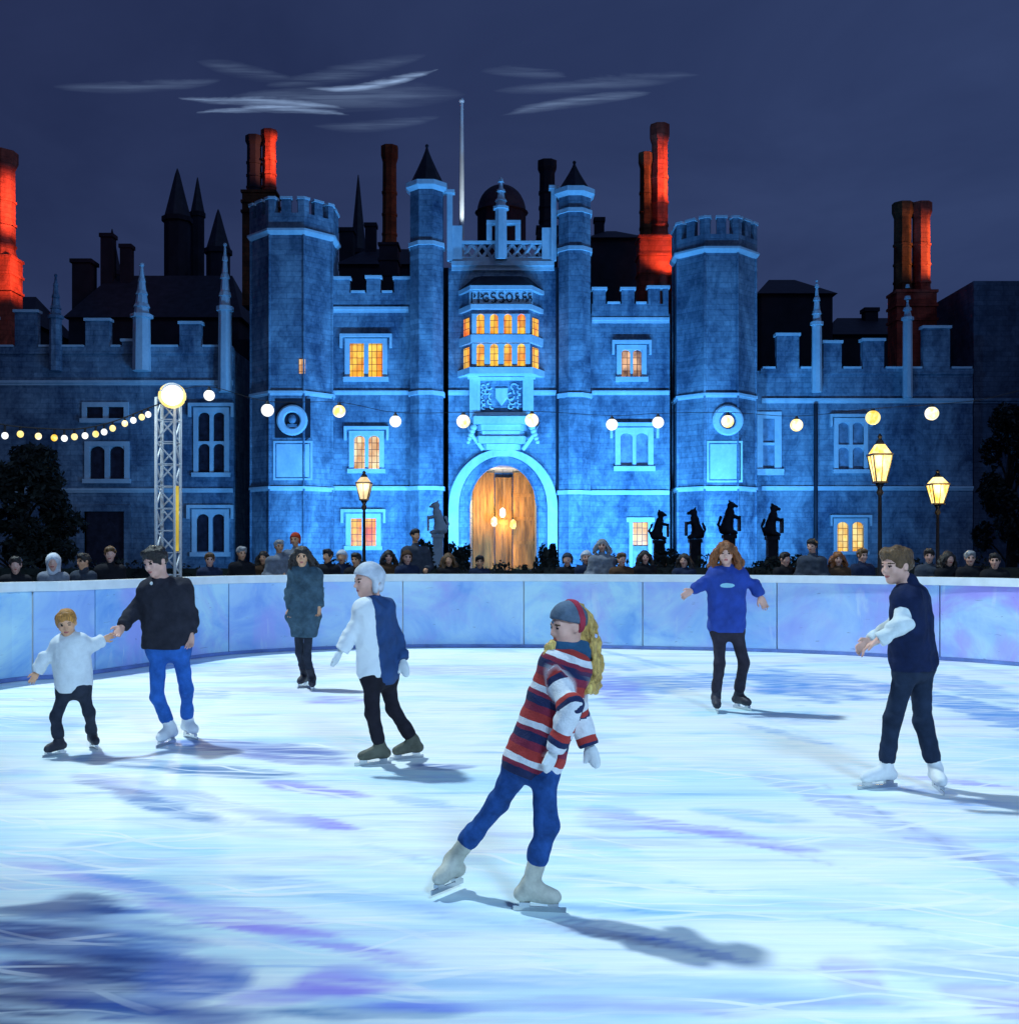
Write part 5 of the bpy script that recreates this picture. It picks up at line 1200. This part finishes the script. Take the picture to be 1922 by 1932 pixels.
    for a, b, e, t in legs:
        up = unit(b - e); A.cone(a, b, lr * 1.05 + g, lr * .76 + g, .05); hu = S.get('hem_up', .05) * s; A.cone(b, e + up * hu, lr * .76 + g, lr * S.get('hemr', .62) + g, .03); A.later(e + up * hu, -up, e - .13, e + .13 + up * hu * .6)
        for q in (.07, .12, .18): A.cone(e + up * (hu + q * .6 * s), e + up * (hu + q * .6 * s) + r * .01, lr * .64 + g * 1.25, lr * .64 + g * 1.1, .012)
    A.cone(J['hipL'], J['hipR'], tr * .82 + g, tr * .82 + g, .06); A.cone(hips, hips + ax_ * .10, tr * .86 + g, tr * .86 + g, .05)
    A.later(hips + ax_ * .10, ax_); fo = S.get('leg_fold', .0026) * s; A.folds(fo, 28, S.get('seed', 1) + 2, (1, 1, .7)); A.folds(fo * .6, 70, S.get('seed', 1) + 12, (.6, .6, 1.3)); A.apply()
    cloth_part(A, 'trousers', S['legs'], fold=0)
    # ---- skates
    if S.get('boot'):
        for k, (a, b, e, t) in zip('LR', legs):
            A = Field(np.minimum(e, t) - .17, np.maximum(e, t) + .20, h * .85); d = unit(t - e); d[2] = 0; d = unit(d); zb = S.get('sole', {}).get(k, .045 * s); up = unit(b - e); fl = .24 * s * S.get('foot', 1)
            heel = np.array([e[0], e[1], zb + .035 * s]) - d * .045 * s; toe = heel + d * fl; 
            bu = S.get('shaft', .10) * s; A.cone(e + up * bu, e, .050 * s, .043 * s, .02); A.cone(e, heel + np.array([0, 0, .01]), .044 * s, .038 * s, .02); A.cone(heel + np.array([0, 0, .01 * s]), toe - d * .03 * s, .038 * s, .034 * s, .02); A.cone(e, toe - d * .07 * s + np.array([0, 0, .01]), .04 * s, .04 * s, .03)
            A.cut((0, 0, zb), (0, 0, -1)); A.cut(e + up * (bu + .015 * s), up)
            bt = cloth_part(A, 'skate', S['boot'], fold=.0015, fr=50)
            mb = MB(); w_ = np.array([-d[1], d[0], 0]) * .0035; c0 = heel - d * .045 * s; c1 = toe + d * .03 * s
            def plate(p, q, z0, z1, wv): 
                v = [];
                for z in (z0, z1):
                    for P_, sg in ((p, 1), (q, 1), (q, -1), (p, -1)): v.append((P_[0] + sg * wv[0] - base[0], P_[1] + sg * wv[1] - base[1], z - base[2]))
                mb.add(v, [(3, 2, 1, 0), (4, 5, 6, 7), (0, 1, 5, 4), (1, 2, 6, 5), (2, 3, 7, 6), (3, 0, 4, 7)])
            plate(c0, c1, .001 + zb - .045 * s, zb - .018 * s, w_)
            for q in (.12, .66): plate(c0 + (c1 - c0) * q, c0 + (c1 - c0) * (q + .2), zb - .0181 * s, zb + .004, w_ * 4)
            mb.build('blade', M['steel'], bt)
    # ---- hair, hat, scarf
    for kind, m, fn in S.get('hairs', []):
        A = Field(c - .34, c + np.array([.34, .34, .30]), h * .85); fn(A, c, R, hh, nb, J); cloth_part(A, kind, m, fold=.006 if 'hair' in kind else .002, fr=70 if 'hair' in kind else 40, seed=S.get('seed', 1) + 9)
    return body

def cut_face(A, c, R, hh, low=-.62, width=.27, top=.20):
    r, f, u = R
    A.ell(c + f * hh * .52 - u * hh * .22, (hh * width, hh * .42, hh * (top + .24)), .015, R, sub=True)
def hair_short(A, c, R, hh, nb, J):
    r, f, u = R; A.ell(c + u * hh * .14 - f * hh * .08, (hh * .40, hh * .47, hh * .43), .0, R); A.ell(c + u * hh * .40 + f * hh * .22, (hh * .30, hh * .20, hh * .13), .04, R); cut_face(A, c, R, hh, width=.30, top=.22); A.cut(c - u * hh * .22, -u)
    for q in (-1, 1): A.ell(c + r * q * hh * .40 - u * hh * .06 + f * hh * .0, (hh * .10, hh * .12, hh * .16), .01, R, sub=True)
def hair_long(A, c, R, hh, nb, J):
    r, f, u = R; A.ell(c + u * hh * .13 - f * hh * .07, (hh * .43, hh * .48, hh * .44), .0, R)
    for q in (-1, 1):
        for k, o in enumerate((.14, -.06, -.26)): strands(A, [c + r * q * hh * .34 + f * hh * o + u * hh * .18, c + r * q * hh * .44 + f * hh * (o - .02) - u * hh * .15, c + r * q * hh * (.50 + .05 * k) + f * hh * (o - .05) - u * hh * .5, c + r * q * hh * (.46 + .08 * k) + f * hh * (o + .02) - u * hh * (.82 - .08 * k)], 7, .013, .017, .010, 11 + k + q)
    A.cone(c - f * hh * .35, c - f * hh * .36 - u * hh * .75, hh * .25, hh * .18, .04); cut_face(A, c, R, hh, width=.26, top=.20)
def hair_child(A, c, R, hh, nb, J):
    r, f, u = R; A.ell(c + u * hh * .13 - f * hh * .07, (hh * .40, hh * .46, hh * .43), .0, R); cut_face(A, c, R, hh, width=.28, top=.18); A.cut(c - u * hh * .30, -u)
def beanie(A, c, R, hh, nb, J):
    r, f, u = R; A.ell(c + u * hh * .16 - f * hh * .06, (hh * .42, hh * .50, hh * .46), .0, R); A.cut(c + u * hh * .10 - f * 0, -(u * .93 - f * .36)); 
    A.cone(c + u * hh * .16 + f * hh * .40, c + u * hh * .16 + f * hh * .40, .01, .01, .01)
def ear_hat(A, c, R, hh, nb, J):
    r, f, u = R; A.ell(c + u * hh * .17 - f * hh * .07, (hh * .44, hh * .50, hh * .45), .0, R); A.cut(c + u * hh * .08, -(u * .90 - f * .44))
    for q in (-1, 1): A.cone(c + r * q * hh * .36 - f * hh * .10 + u * hh * .1, c + r * q * hh * .37 - f * hh * .06 - u * hh * .30, hh * .13, hh * .09, .03)
    A.cone(c - f * hh * .40 + u * hh * .1, c - f * hh * .38 - u * hh * .28, hh * .18, hh * .14, .04)
def hood(A, c, R, hh, nb, J):
    r, f, u = R; A.ell(c + u * hh * .10 - f * hh * .08, (hh * .47, hh * .52, hh * .52), .0, R); A.cone(c - f * hh * .2 - u * hh * .3, nb, hh * .42, hh * .42, .05); cut_face(A, c, R, hh, width=.29, top=.24)
def strands(A, P, n, spread, r0, r1, seed=1, wave=.012):
    rr = np.random.RandomState(seed); P = catmull(P, 6)
    for _ in range(n):
        o = rr.normal(size=3) * spread; ph = rr.uniform(0, 6, 3); Q = []
        for i, p in enumerate(P):
            t = i / (len(P) - 1); Q.append(p + o * (.55 + .7 * math.sin(PI * min(1, t * 1.1))) + wave * np.array([math.sin(7 * t + ph[0]), math.sin(6 * t + ph[1]), .5 * math.sin(8 * t + ph[2])]))
        for i in range(len(Q) - 1): t = i / (len(Q) - 1); A.cone(Q[i], Q[i + 1], r0 + (r1 - r0) * t, r0 + (r1 - r0) * (t + 1 / (len(Q) - 1)), .008)
def girl_hair(A, c, R, hh, nb, J):
    strands(A, [c + np.array(v) for v in ((.055, .055, .075), (.085, .05, .0), (.105, .04, -.10), (.135, .01, -.20), (.105, -.05, -.275))], 26, .017, .013, .008, 3)
def girl_hair_front(A, c, R, hh, nb, J):
    strands(A, [c + np.array(v) for v in ((-.06, -.03, -.09), (-.085, -.03, -.14), (-.10, -.03, -.185))], 7, .008, .010, .006, 5)

def jj(D, spec):
    """skater joints: picture column, row and depth offset (m) -> world; feet: blade contact point and heading"""
    J = {}; s = spec['_s']
    for k, v in spec.items():
        if k[0] == '_' or k in ('fL', 'fR'): continue
        J[k] = W(v[0], v[1], D + (v[2] if len(v) > 2 else 0))
    for k in 'LR':
        px, py, a = spec['f' + k][:3]; g_ = G(px, py); a = math.radians(a); d = np.array([math.sin(a), -math.cos(a), 0]); L_ = .26 * s
        an = g_ - d * L_ * .22; an[2] = .135 * s
        if len(spec['f' + k]) > 3: an = an + np.array(spec['f' + k][3])
        J['a' + k] = an; J['t' + k] = an + d * .115 * s + np.array([0, 0, -.055 * s])
        if 'k' + k in spec and len(spec['k' + k]) > 3: J['k' + k][1] = (J['hip' + k][1] + an[1]) / 2 + spec['k' + k][3]
    return J

# clothes
def striped_knit():
    m, nt, b = mat('striped_knit'); ab = N(nt, 'ShaderNodeAttribute', attribute_name='band'); aa = N(nt, 'ShaderNodeAttribute', attribute_name='arm')
    wob = math_(nt, 'MULTIPLY', math_(nt, 'SUBTRACT', noise(nt, coords(nt), 9, 3), .5), .022)
    t = math_(nt, 'ADD', ab.outputs['Fac'], wob)
    NV, CR, RD, WH, PU = (.012, .022, .09), (.26, .02, .055), (.46, .04, .035), (.80, .82, .86), (.34, .04, .22)
    p = math_(nt, 'FRACT', math_(nt, 'DIVIDE', math_(nt, 'ADD', t, .012), .165))
    c1 = ramp(nt, p, [(0, CR), (.07, NV), (.30, CR), (.42, WH), (.60, RD), (.86, CR)], 'CONSTANT').outputs[0]
    q = math_(nt, 'FRACT', math_(nt, 'DIVIDE', t, .15))
    c2 = ramp(nt, q, [(0, WH), (.42, RD), (.62, NV), (.80, WH)], 'CONSTANT').outputs[0]
    c = mixc(nt, aa.outputs['Fac'], c1, c2); c = mixc(nt, .35, c, ramp(nt, noise(nt, coords(nt), 40, 4), [(.3, (.6, .6, .65)), (.7, (1, 1, 1))]).outputs[0], 'MULTIPLY')
    L(nt, c, b.inputs['Base Color']); b.inputs['Roughness'].default_value = .95; bump(nt, b, noise(nt, coords(nt), 110, 2), .5, .01); return m
M['striped'] = striped_knit()
M['brow'] = simple('eyebrow_hair', (.10, .055, .03), .8, .2, 20, 0)
def front_panel(name, attr_name, lo, hi, c0, c1, var=.25):
    m, nt, b = mat(name); a = N(nt, 'ShaderNodeAttribute', attribute_name=attr_name); v = coords(nt)
    t = math_(nt, 'ADD', a.outputs['Fac'], math_(nt, 'MULTIPLY', math_(nt, 'SUBTRACT', noise(nt, v, 14, 4), .5), (hi - lo) * 1.2))
    k = ramp(nt, math_(nt, 'DIVIDE', math_(nt, 'SUBTRACT', t, lo), hi - lo), [(.4, (0, 0, 0)), (.6, (1, 1, 1))]).outputs[0]
    f_ = ramp(nt, noise(nt, v, 9, 5), [(.3, tuple(x * (1 - var) for x in c0)), (.7, tuple(x * (1 + var) for x in c0))]).outputs[0]
    L(nt, mixc(nt, k, f_, c1), b.inputs['Base Color']); b.inputs['Roughness'].default_value = .85; bump(nt, b, noise(nt, v, 60, 3), .4, .01); return m
M['blue_white'] = front_panel('blue_jacket_white_front', 'front', .045, .065, (.016, .06, .19), (.80, .84, .88))
M['hoodie'] = front_panel('blue_sweatshirt_pale_mark', 'mark', 1.4, .8, (.015, .055, .34), (.30, .62, .78))
for n, c, kw in (('knit_white', (.78, .82, .84), dict(var=.12)), ('charcoal', (.028, .028, .040), {}), ('denim', (.03, .13, .46), {}), ('denim_dark', (.02, .075, .26), dict(var=.45)), ('slate', (.030, .036, .055), {}), ('black_cloth', (.018, .016, .024), {}),
                 ('teal_coat', (.055, .10, .14), dict(var=.4)), ('navy_vest', (.010, .018, .06), {}), ('navy_trouser', (.018, .030, .06), {}), ('shirt_white', (.72, .78, .80), dict(var=.1)), ('mitten', (.72, .76, .78), dict(var=.1)), ('grey_trouser', (.035, .03, .045), {}),
                 ('boot_white', (.78, .80, .82), dict(var=.08, rough=.5)), ('boot_olive', (.11, .11, .085), dict(rough=.5)), ('boot_dark', (.04, .04, .055), dict(rough=.5)), ('boot_beige', (.50, .49, .42), dict(rough=.5)),
                 ('hat_white', (.62, .66, .74), dict(var=.25)), ('scarf_blue', (.03, .10, .20), {}), ('hat_stripe', (.10, .14, .20), dict(var=.5)), ('hat_band', (.40, .04, .07), dict(var=.3)), ('hat_red', (.60, .07, .03), {}),
                 ('hair_dark', (.025, .018, .016), {}), ('hair_brown', (.15, .075, .028), {}), ('hair_auburn', (.28, .09, .025), {}), ('hair_blond', (.72, .44, .12), dict(var=.2)), ('hair_grey', (.36, .36, .38), {}), ('hair_ginger', (.62, .26, .05), {}),
                 ('coat_grey', (.05, .06, .085), {}), ('coat_navy', (.02, .03, .07), {}), ('coat_black', (.015, .015, .02), {}), ('coat_pale', (.20, .22, .27), {}), ('coat_brown', (.09, .05, .03), {})):
    M[n] = cloth(n, c, **kw)

def hair_mat(name, col):
    m, nt, b = mat(name); f = noise(nt, coords(nt, (1, 1, .12)), 120, 4, .7, .6); g_ = noise(nt, coords(nt, (1, 1, .3)), 22, 3)
    L(nt, ramp(nt, math_(nt, 'ADD', math_(nt, 'MULTIPLY', f, .6), math_(nt, 'MULTIPLY', g_, .4)), [(.36, tuple(c * .35 for c in col)), (.52, col), (.64, tuple(min(1, c * 1.7) for c in col))]).outputs[0], b.inputs['Base Color'])
    b.inputs['Roughness'].default_value = .42; bump(nt, b, f, .8, .012); return m
for n, c in (('hair_dark', (.025, .018, .016)), ('hair_brown', (.15, .075, .028)), ('hair_auburn', (.28, .09, .025)), ('hair_blond', (.72, .44, .12)), ('hair_grey', (.36, .36, .38)), ('hair_ginger', (.62, .26, .05))): M[n] = hair_mat(n + '_strands', c)
def base_of(J): a = (J['aL'] + J['aR']) / 2; return (a[0], a[1], 0)
GR = 'people skating on the ice'
# child in white, hand in hand with the man
s = .70; J = jj(8.67, dict(_s=s, head=(126, 1175, -.02), neck=(132, 1203, .02), sL=(114, 1214, 0), sR=(150, 1211, 0), eL=(82, 1250, -.03), eR=(180, 1214, .08), hL=(64, 1281, -.06), hR=(207, 1201, .16), hipL=(127, 1296, 0), hipR=(152, 1294, 0), kL=(115, 1350, 0, -.06), kR=(163, 1346, 0, -.06), fL=(105, 1425, -25), fR=(177, 1411, 35)))
person('small blond child in a white jumper holding the hand of the man in jeans', J, dict(scale=s * 1.05, head_h=.20, face=(18, -14, 6), base=base_of(J), torso=.092, arm=.042, leg=.056, hand=.16, skin='skin_warm', group=GR, seed=3,
    top=dict(name='jumper', mat='knit_white', hem=-.045, g=.012, fold=.006), legs='slate', leg_g=.012, boot='boot_dark', hairs=[('hair', 'hair_ginger', hair_child)]), .008)
# man
s = 1.0; J = jj(9.15, dict(_s=s, head=(294, 1060, -.06), neck=(303, 1094, 0), sL=(281, 1114, 0), sR=(345, 1112, 0), eL=(250, 1156, -.05), eR=(361, 1165, .02), hL=(222, 1195, -.26), hR=(359, 1212, -.06), hipL=(299, 1222, 0), hipR=(337, 1221, 0), kL=(306, 1310, 0, -.08), kR=(347, 1302, 0, -.05), fL=(315, 1406, -12), fR=(359, 1392, 38)))
person('man in a dark charcoal jumper and blue jeans looking down at the child', J, dict(scale=s, head_h=.235, face=(-28, -16, 8), base=base_of(J), torso=.118, arm=.042, leg=.056, group=GR, seed=4, waist=.98,
    top=dict(name='jumper', mat='charcoal', hem=-.01, g=.016, shirt_v='shirt_white', fold=.007), legs='denim', leg_g=.013, boot='boot_white', hairs=[('hair', 'hair_dark', hair_short)]), .009)
# woman far off in the long coat
s = .97; J = jj(12.75, dict(_s=s, head=(570, 1050, 0), neck=(573, 1072, .02), sL=(556, 1084, 0), sR=(596, 1084, 0), eL=(549, 1121, .02), eR=(602, 1119, .02), hL=(549, 1158, -.08), hR=(601, 1156, -.08), hipL=(562, 1163, 0), hipR=(584, 1163, 0), kL=(564, 1232, 0, -.05), kR=(583, 1236, 0, -.05), fL=(572, 1296, -12), fR=(589, 1302, 10)))
person('woman in a long grey-green coat skating in front of the far barrier', J, dict(scale=s, head_h=.225, face=(6, -4), base=base_of(J), torso=.112, arm=.044, leg=.054, hand=.16, skin='skin_warm', group=GR, seed=5,
    top=dict(name='coat', mat='teal_coat', skirt=.52, drop=.24, g=.016, flare=.7, collar=.05, fold=.008), legs='slate', leg_g=.006, boot='boot_dark', hairs=[('hair', 'hair_dark', hair_long)]), .011)
# child in the white knitted hat
s = .90; J = jj(8.2, dict(_s=s, head=(694, 1096, 0), neck=(703, 1134, .02), sL=(687, 1149, -.13), sR=(724, 1147, .10), eL=(662, 1200, -.14), eR=(749, 1206, .10), hL=(634, 1243, -.16), hR=(764, 1262, .02), hipL=(703, 1272, -.07), hipR=(728, 1272, .07), kL=(704, 1344, 0, -.03), kR=(737, 1342, 0, 0), fL=(706, 1443, -68), fR=(752, 1432, -62, (.07, 0, .015))))
person('child in a white knitted hat and blue jacket with a white front', J, dict(scale=s, head_h=.235, face=(-58, -6), base=base_of(J), torso=.104, arm=.042, leg=.060, hand=.165, mitt=True, mitt_mat='mitten', group=GR, seed=6, waist=1.05, palmL=np.array([.6, -.3, -.4]),
    top=dict(name='jacket', mat='blue_white', front=True, hem=-.075, g=.016, fold=.007), legs='black_cloth', leg_g=.012, boot='boot_olive', hairs=[('hat', 'hat_white', ear_hat)]), .008)
# girl in stripes, striding
s = .84; J = jj(4.92, dict(_s=s, head=(1070, 1181, 0), neck=(1074, 1226, .02), sL=(1047, 1252, -.02), sR=(1089, 1258, -.06), eL=(1075, 1345, -.20), eR=(1092, 1352, .06), hL=(1037, 1436, -.17), hR=(1119, 1427, .03), hipL=(982, 1442, .03), hipR=(1024, 1448, -.03), kL=(938, 1526, 0, .0), kR=(1030, 1550, 0, -.06), fL=(824, 1690, -35, (.045, .02, .035)), fR=(1020, 1720, 82)))
person('girl in a red, white and navy striped jumper and jeans, striding in the foreground', J, dict(scale=s, head_h=.18, face=(-62, -8), base=base_of(J), torso=.070, arm=.033, leg=.061, hand=.15, mitt=True, hem_up=.115, shaft=.14, foot=.86, mitt_mat='mitten', group=GR, seed=7, waist=1.34, hemr=.52, palmL=np.array([.5, -.5, 0]), palmR=np.array([-.3, -.8, 0]), sole=dict(L=.06, R=.045 * .84),
    top=dict(name='jumper', mat='striped', stripe=True, hem=-.05, g=.017, fold=.005, cuff=.55), legs='denim_dark', leg_g=.010, leg_fold=.003, boot='boot_beige',
    hairs=[('hat', 'hat_stripe', beanie), ('hat_band', 'hat_band', lambda A, c, R, hh, nb, J: (A.ell(c + R[2] * hh * .17 - R[1] * hh * .07, (hh * .435, hh * .52, hh * .48), 0, R), A.cut(c - R[1] * hh * .13, R[1]), A.cut(c - R[1] * hh * .33, -R[1]), A.cut(c - R[2] * hh * .2, -R[2]))),
           ('hair', 'hair_blond', girl_hair), ('hair', 'hair_blond', girl_hair_front), ('scarf', 'scarf_blue', lambda A, c, R, hh, nb, J: A.cone(nb + np.array([-.03, -.02, .005]), nb + np.array([.05, 0, -.01]), .062, .058, .02))]), .0075)
# girl in blue
s = 1.0; J = jj(10.95, dict(_s=s, head=(1368, 1044, 0), neck=(1370, 1073, .02), sL=(1348, 1086, 0), sR=(1393, 1086, 0), eL=(1322, 1105, 0), eR=(1427, 1108, 0), hL=(1292, 1122, -.04), hR=(1440, 1139, 0), hipL=(1356, 1187, 0), hipR=(1386, 1187, 0), kL=(1354, 1252, 0, -.07), kR=(1403, 1250, 0, -.08), fL=(1351, 1343, -6), fR=(1399, 1338, 24)))
person('auburn haired girl in a bright blue sweatshirt with arms held out', J, dict(scale=s, head_h=.225, face=(-8, -3), base=base_of(J), torso=.110, arm=.038, leg=.062, group=GR, seed=8,
    top=dict(name='sweatshirt', mat='hoodie', mark=True, hem=-.03, g=.013, fold=.007), legs='grey_trouser', leg_g=.008, boot='boot_dark', hairs=[('hair', 'hair_auburn', hair_long)]), .010)
# youth on the right
s = .98; J = jj(7.32, dict(_s=s, head=(1690, 1067, 0), neck=(1712, 1108, .02), sL=(1710, 1133, -.15), sR=(1724, 1129, .13), eL=(1697, 1183, -.22), eR=(1677, 1186, .12), hL=(1635, 1220, -.19), hR=(1622, 1221, .05), hipL=(1711, 1256, -.06), hipR=(1735, 1256, .07), kL=(1681, 1356, 0, -.03), kR=(1746, 1362, 0, 0), fL=(1657, 1487, -74), fR=(1768, 1491, -8)))
person('brown haired youth in a dark vest with white sleeves and white skates', J, dict(scale=s, head_h=.235, face=(-66, -6), base=base_of(J), torso=.100, arm=.044, leg=.062, group=GR, seed=9, waist=1.0, palmL=np.array([.3, -.2, -.9]),
    top=dict(name='vest', mat='navy_vest', sleeves_mat='shirt_white', hem=-.03, collar=.03, fold=.006), legs='navy_trouser', leg_g=.014, boot='boot_white', hairs=[('hair', 'hair_brown', hair_short)]), .0085)

# spectators behind the barrier
def spectator(px, py, D, label, coat, yaw, hairk, hairm, skin='skin', seed=0, legm='coat_black'):
    c = W(px, py, D); hh = .235; x, y, z = c; H_ = z + .12; k = H_ / 1.72; P = lambda a, b, q: np.array([x + a * k, y + b * k, q * k - .06])
    t = math.radians(yaw * .5); rot = lambda a, b, q: P(a * math.cos(t) - b * math.sin(t), a * math.sin(t) + b * math.cos(t), q)
    J = dict(head=c, neck=rot(0, .02, 1.47), sL=rot(-.17, 0, 1.40), sR=rot(.17, 0, 1.40), eL=rot(-.24, -.02, 1.14), eR=rot(.24, -.02, 1.14), hL=rot(-.12, -.24, 1.08), hR=rot(.12, -.24, 1.08), hipL=rot(-.09, 0, .93), hipR=rot(.09, 0, .93), kL=rot(-.10, -.02, .50), kR=rot(.10, -.02, .50), aL=rot(-.11, .02, .10), aR=rot(.11, .02, .10), tL=rot(-.12, -.14, .06), tR=rot(.12, -.14, .06))
    person(label, J, dict(scale=k, head_h=hh, face=(yaw, -3), base=(x, y, -.06), torso=.102 * k, arm=.040, leg=.065, low=True, group='spectators behind the barrier', seed=seed, skin=skin, top=dict(name='coat', mat=coat, hem=-.10, g=.02, collar=.05), legs=legm, hairs=[(hairk[0], hairm, hairk[1])]), .019)
HS, HL, HH, HB = ('hair', hair_short), ('hair', hair_long), ('hood', hood), ('hat', ear_hat)
for a in [(101, 1061, 16.4, 'spectator in a white hood at the far left behind the barrier', 'coat_pale', 15, HH, 'hat_white', 'skin', 1), (158, 1059, 17.2, 'spectator with a narrow face and pale scarf-coloured coat right of the white hood', 'coat_grey', -30, HS, 'hair_dark', 'skin_warm', 2),
          (208, 1046, 17.6, 'taller bare-headed spectator in a dark coat left of the man in jeans', 'coat_black', 20, HS, 'hair_brown', 'skin', 3), (456, 1044, 20.5, 'grey haired spectator right of the lattice mast', 'coat_black', 35, HS, 'hair_grey', 'skin_warm', 4),
          (527, 1031, 21.0, 'tall grey haired spectator beside the red-hatted one', 'coat_pale', 30, HS, 'hair_grey', 'skin_warm', 5), (557, 1018, 21.2, 'tall spectator in a red hat and pale coat behind the woman in the long coat', 'coat_pale', -10, HB, 'hat_red', 'skin_warm', 6),
          (618, 1049, 20.4, 'dark haired spectator just right of the woman in the long coat', 'coat_black', -20, HS, 'hair_dark', 'skin_warm', 7), (645, 1051, 20.8, 'spectator in a pale woolly hat left of the cream lantern', 'coat_navy', 0, HB, 'hat_white', 'skin_warm', 8),
          (733, 1050, 21.0, 'spectator in a brown coat right of the cream lantern', 'coat_brown', 10, HL, 'hair_dark', 'skin', 9), (784, 1010, 21.4, 'very tall spectator in a grey coat left of the pale beast statue', 'coat_grey', 30, HS, 'hair_dark', 'skin_warm', 10),
          (1106, 1052, 21.2, 'spectator in a white hat right of the gate', 'coat_navy', 0, HB, 'hat_white', 'skin', 11), (1135, 1029, 21.0, 'rosy faced spectator in a white coat right of the gate', 'coat_pale', -5, HL, 'hair_grey', 'skin', 12),
          (1216, 1051, 21.0, 'dark haired spectator left of the leftmost dark beast statue', 'coat_black', 5, HL, 'hair_dark', 'skin', 13), (1531, 1030, 19.8, 'tall dark haired spectator in a grey jacket between the statues and the lit window', 'coat_grey', -35, HS, 'hair_dark', 'skin', 14),
          (1626, 1048, 20.0, 'spectator standing under the lit yellow window', 'coat_navy', 20, HS, 'hair_brown', 'skin', 15), (1752, 1049, 19.2, 'spectator beside the post of the lower yellow lantern', 'coat_grey', -20, HS, 'hair_dark', 'skin', 16),
          (1788, 1054, 19.0, 'smaller dark haired spectator right of the lower yellow lantern', 'coat_black', 10, HL, 'hair_dark', 'skin', 17), (1829, 1053, 18.6, 'grey haired spectator at the far right behind the barrier', 'coat_black', -10, HS, 'hair_grey', 'skin', 18),
          (30, 1066, 16.2, 'spectator with dark hair at the very left edge behind the barrier', 'coat_black', 25, HS, 'hair_dark', 'skin', 21), (396, 1056, 20.0, 'shorter spectator in a dark coat just right of the lattice mast foot', 'coat_navy', 15, HS, 'hair_brown', 'skin', 22), (497, 1052, 21.6, 'shorter spectator between two grey haired ones, in a brown coat', 'coat_brown', 0, HL, 'hair_dark', 'skin_warm', 23),
          (672, 1056, 20.2, 'low crouching spectator partly behind the child in the white knitted hat', 'coat_black', -15, HS, 'hair_dark', 'skin_warm', 24), (768, 1052, 20.6, 'spectator in a navy coat next to the very tall one', 'coat_navy', 20, HB, 'coat_brown', 'skin', 25), (846, 1056, 21.4, 'spectator at the left foot of the arched gate', 'coat_black', 10, HL, 'hair_brown', 'skin_warm', 26), (905, 1060, 22.2, 'short spectator in front of the wooden gate', 'coat_navy', 0, HS, 'hair_dark', 'skin_warm', 27),
          (1070, 1056, 21.6, 'spectator in a dark coat at the right foot of the arched gate', 'coat_black', -10, HB, 'coat_grey', 'skin', 28), (1172, 1055, 20.6, 'spectator between the white coat and the leftmost dark beast statue', 'coat_brown', 15, HS, 'hair_brown', 'skin', 29), (1290, 1057, 20.6, 'spectator below the two left dark beast statues', 'coat_navy', -20, HL, 'hair_dark', 'skin', 30),
          (1480, 1055, 20.2, 'spectator right of the girl in blue, below the rightmost dark beast statue', 'coat_black', 25, HS, 'hair_dark', 'skin', 31), (1580, 1054, 19.8, 'spectator left of the lit yellow window', 'coat_brown', -5, HL, 'hair_auburn', 'skin', 32), (1876, 1058, 18.0, 'dark coated spectator nearest the right edge behind the barrier', 'coat_black', -25, HS, 'hair_dark', 'skin', 33)]:
    spectator(a[0], a[1], a[2], a[3], a[4], a[5], a[6], a[7], a[8], a[9])
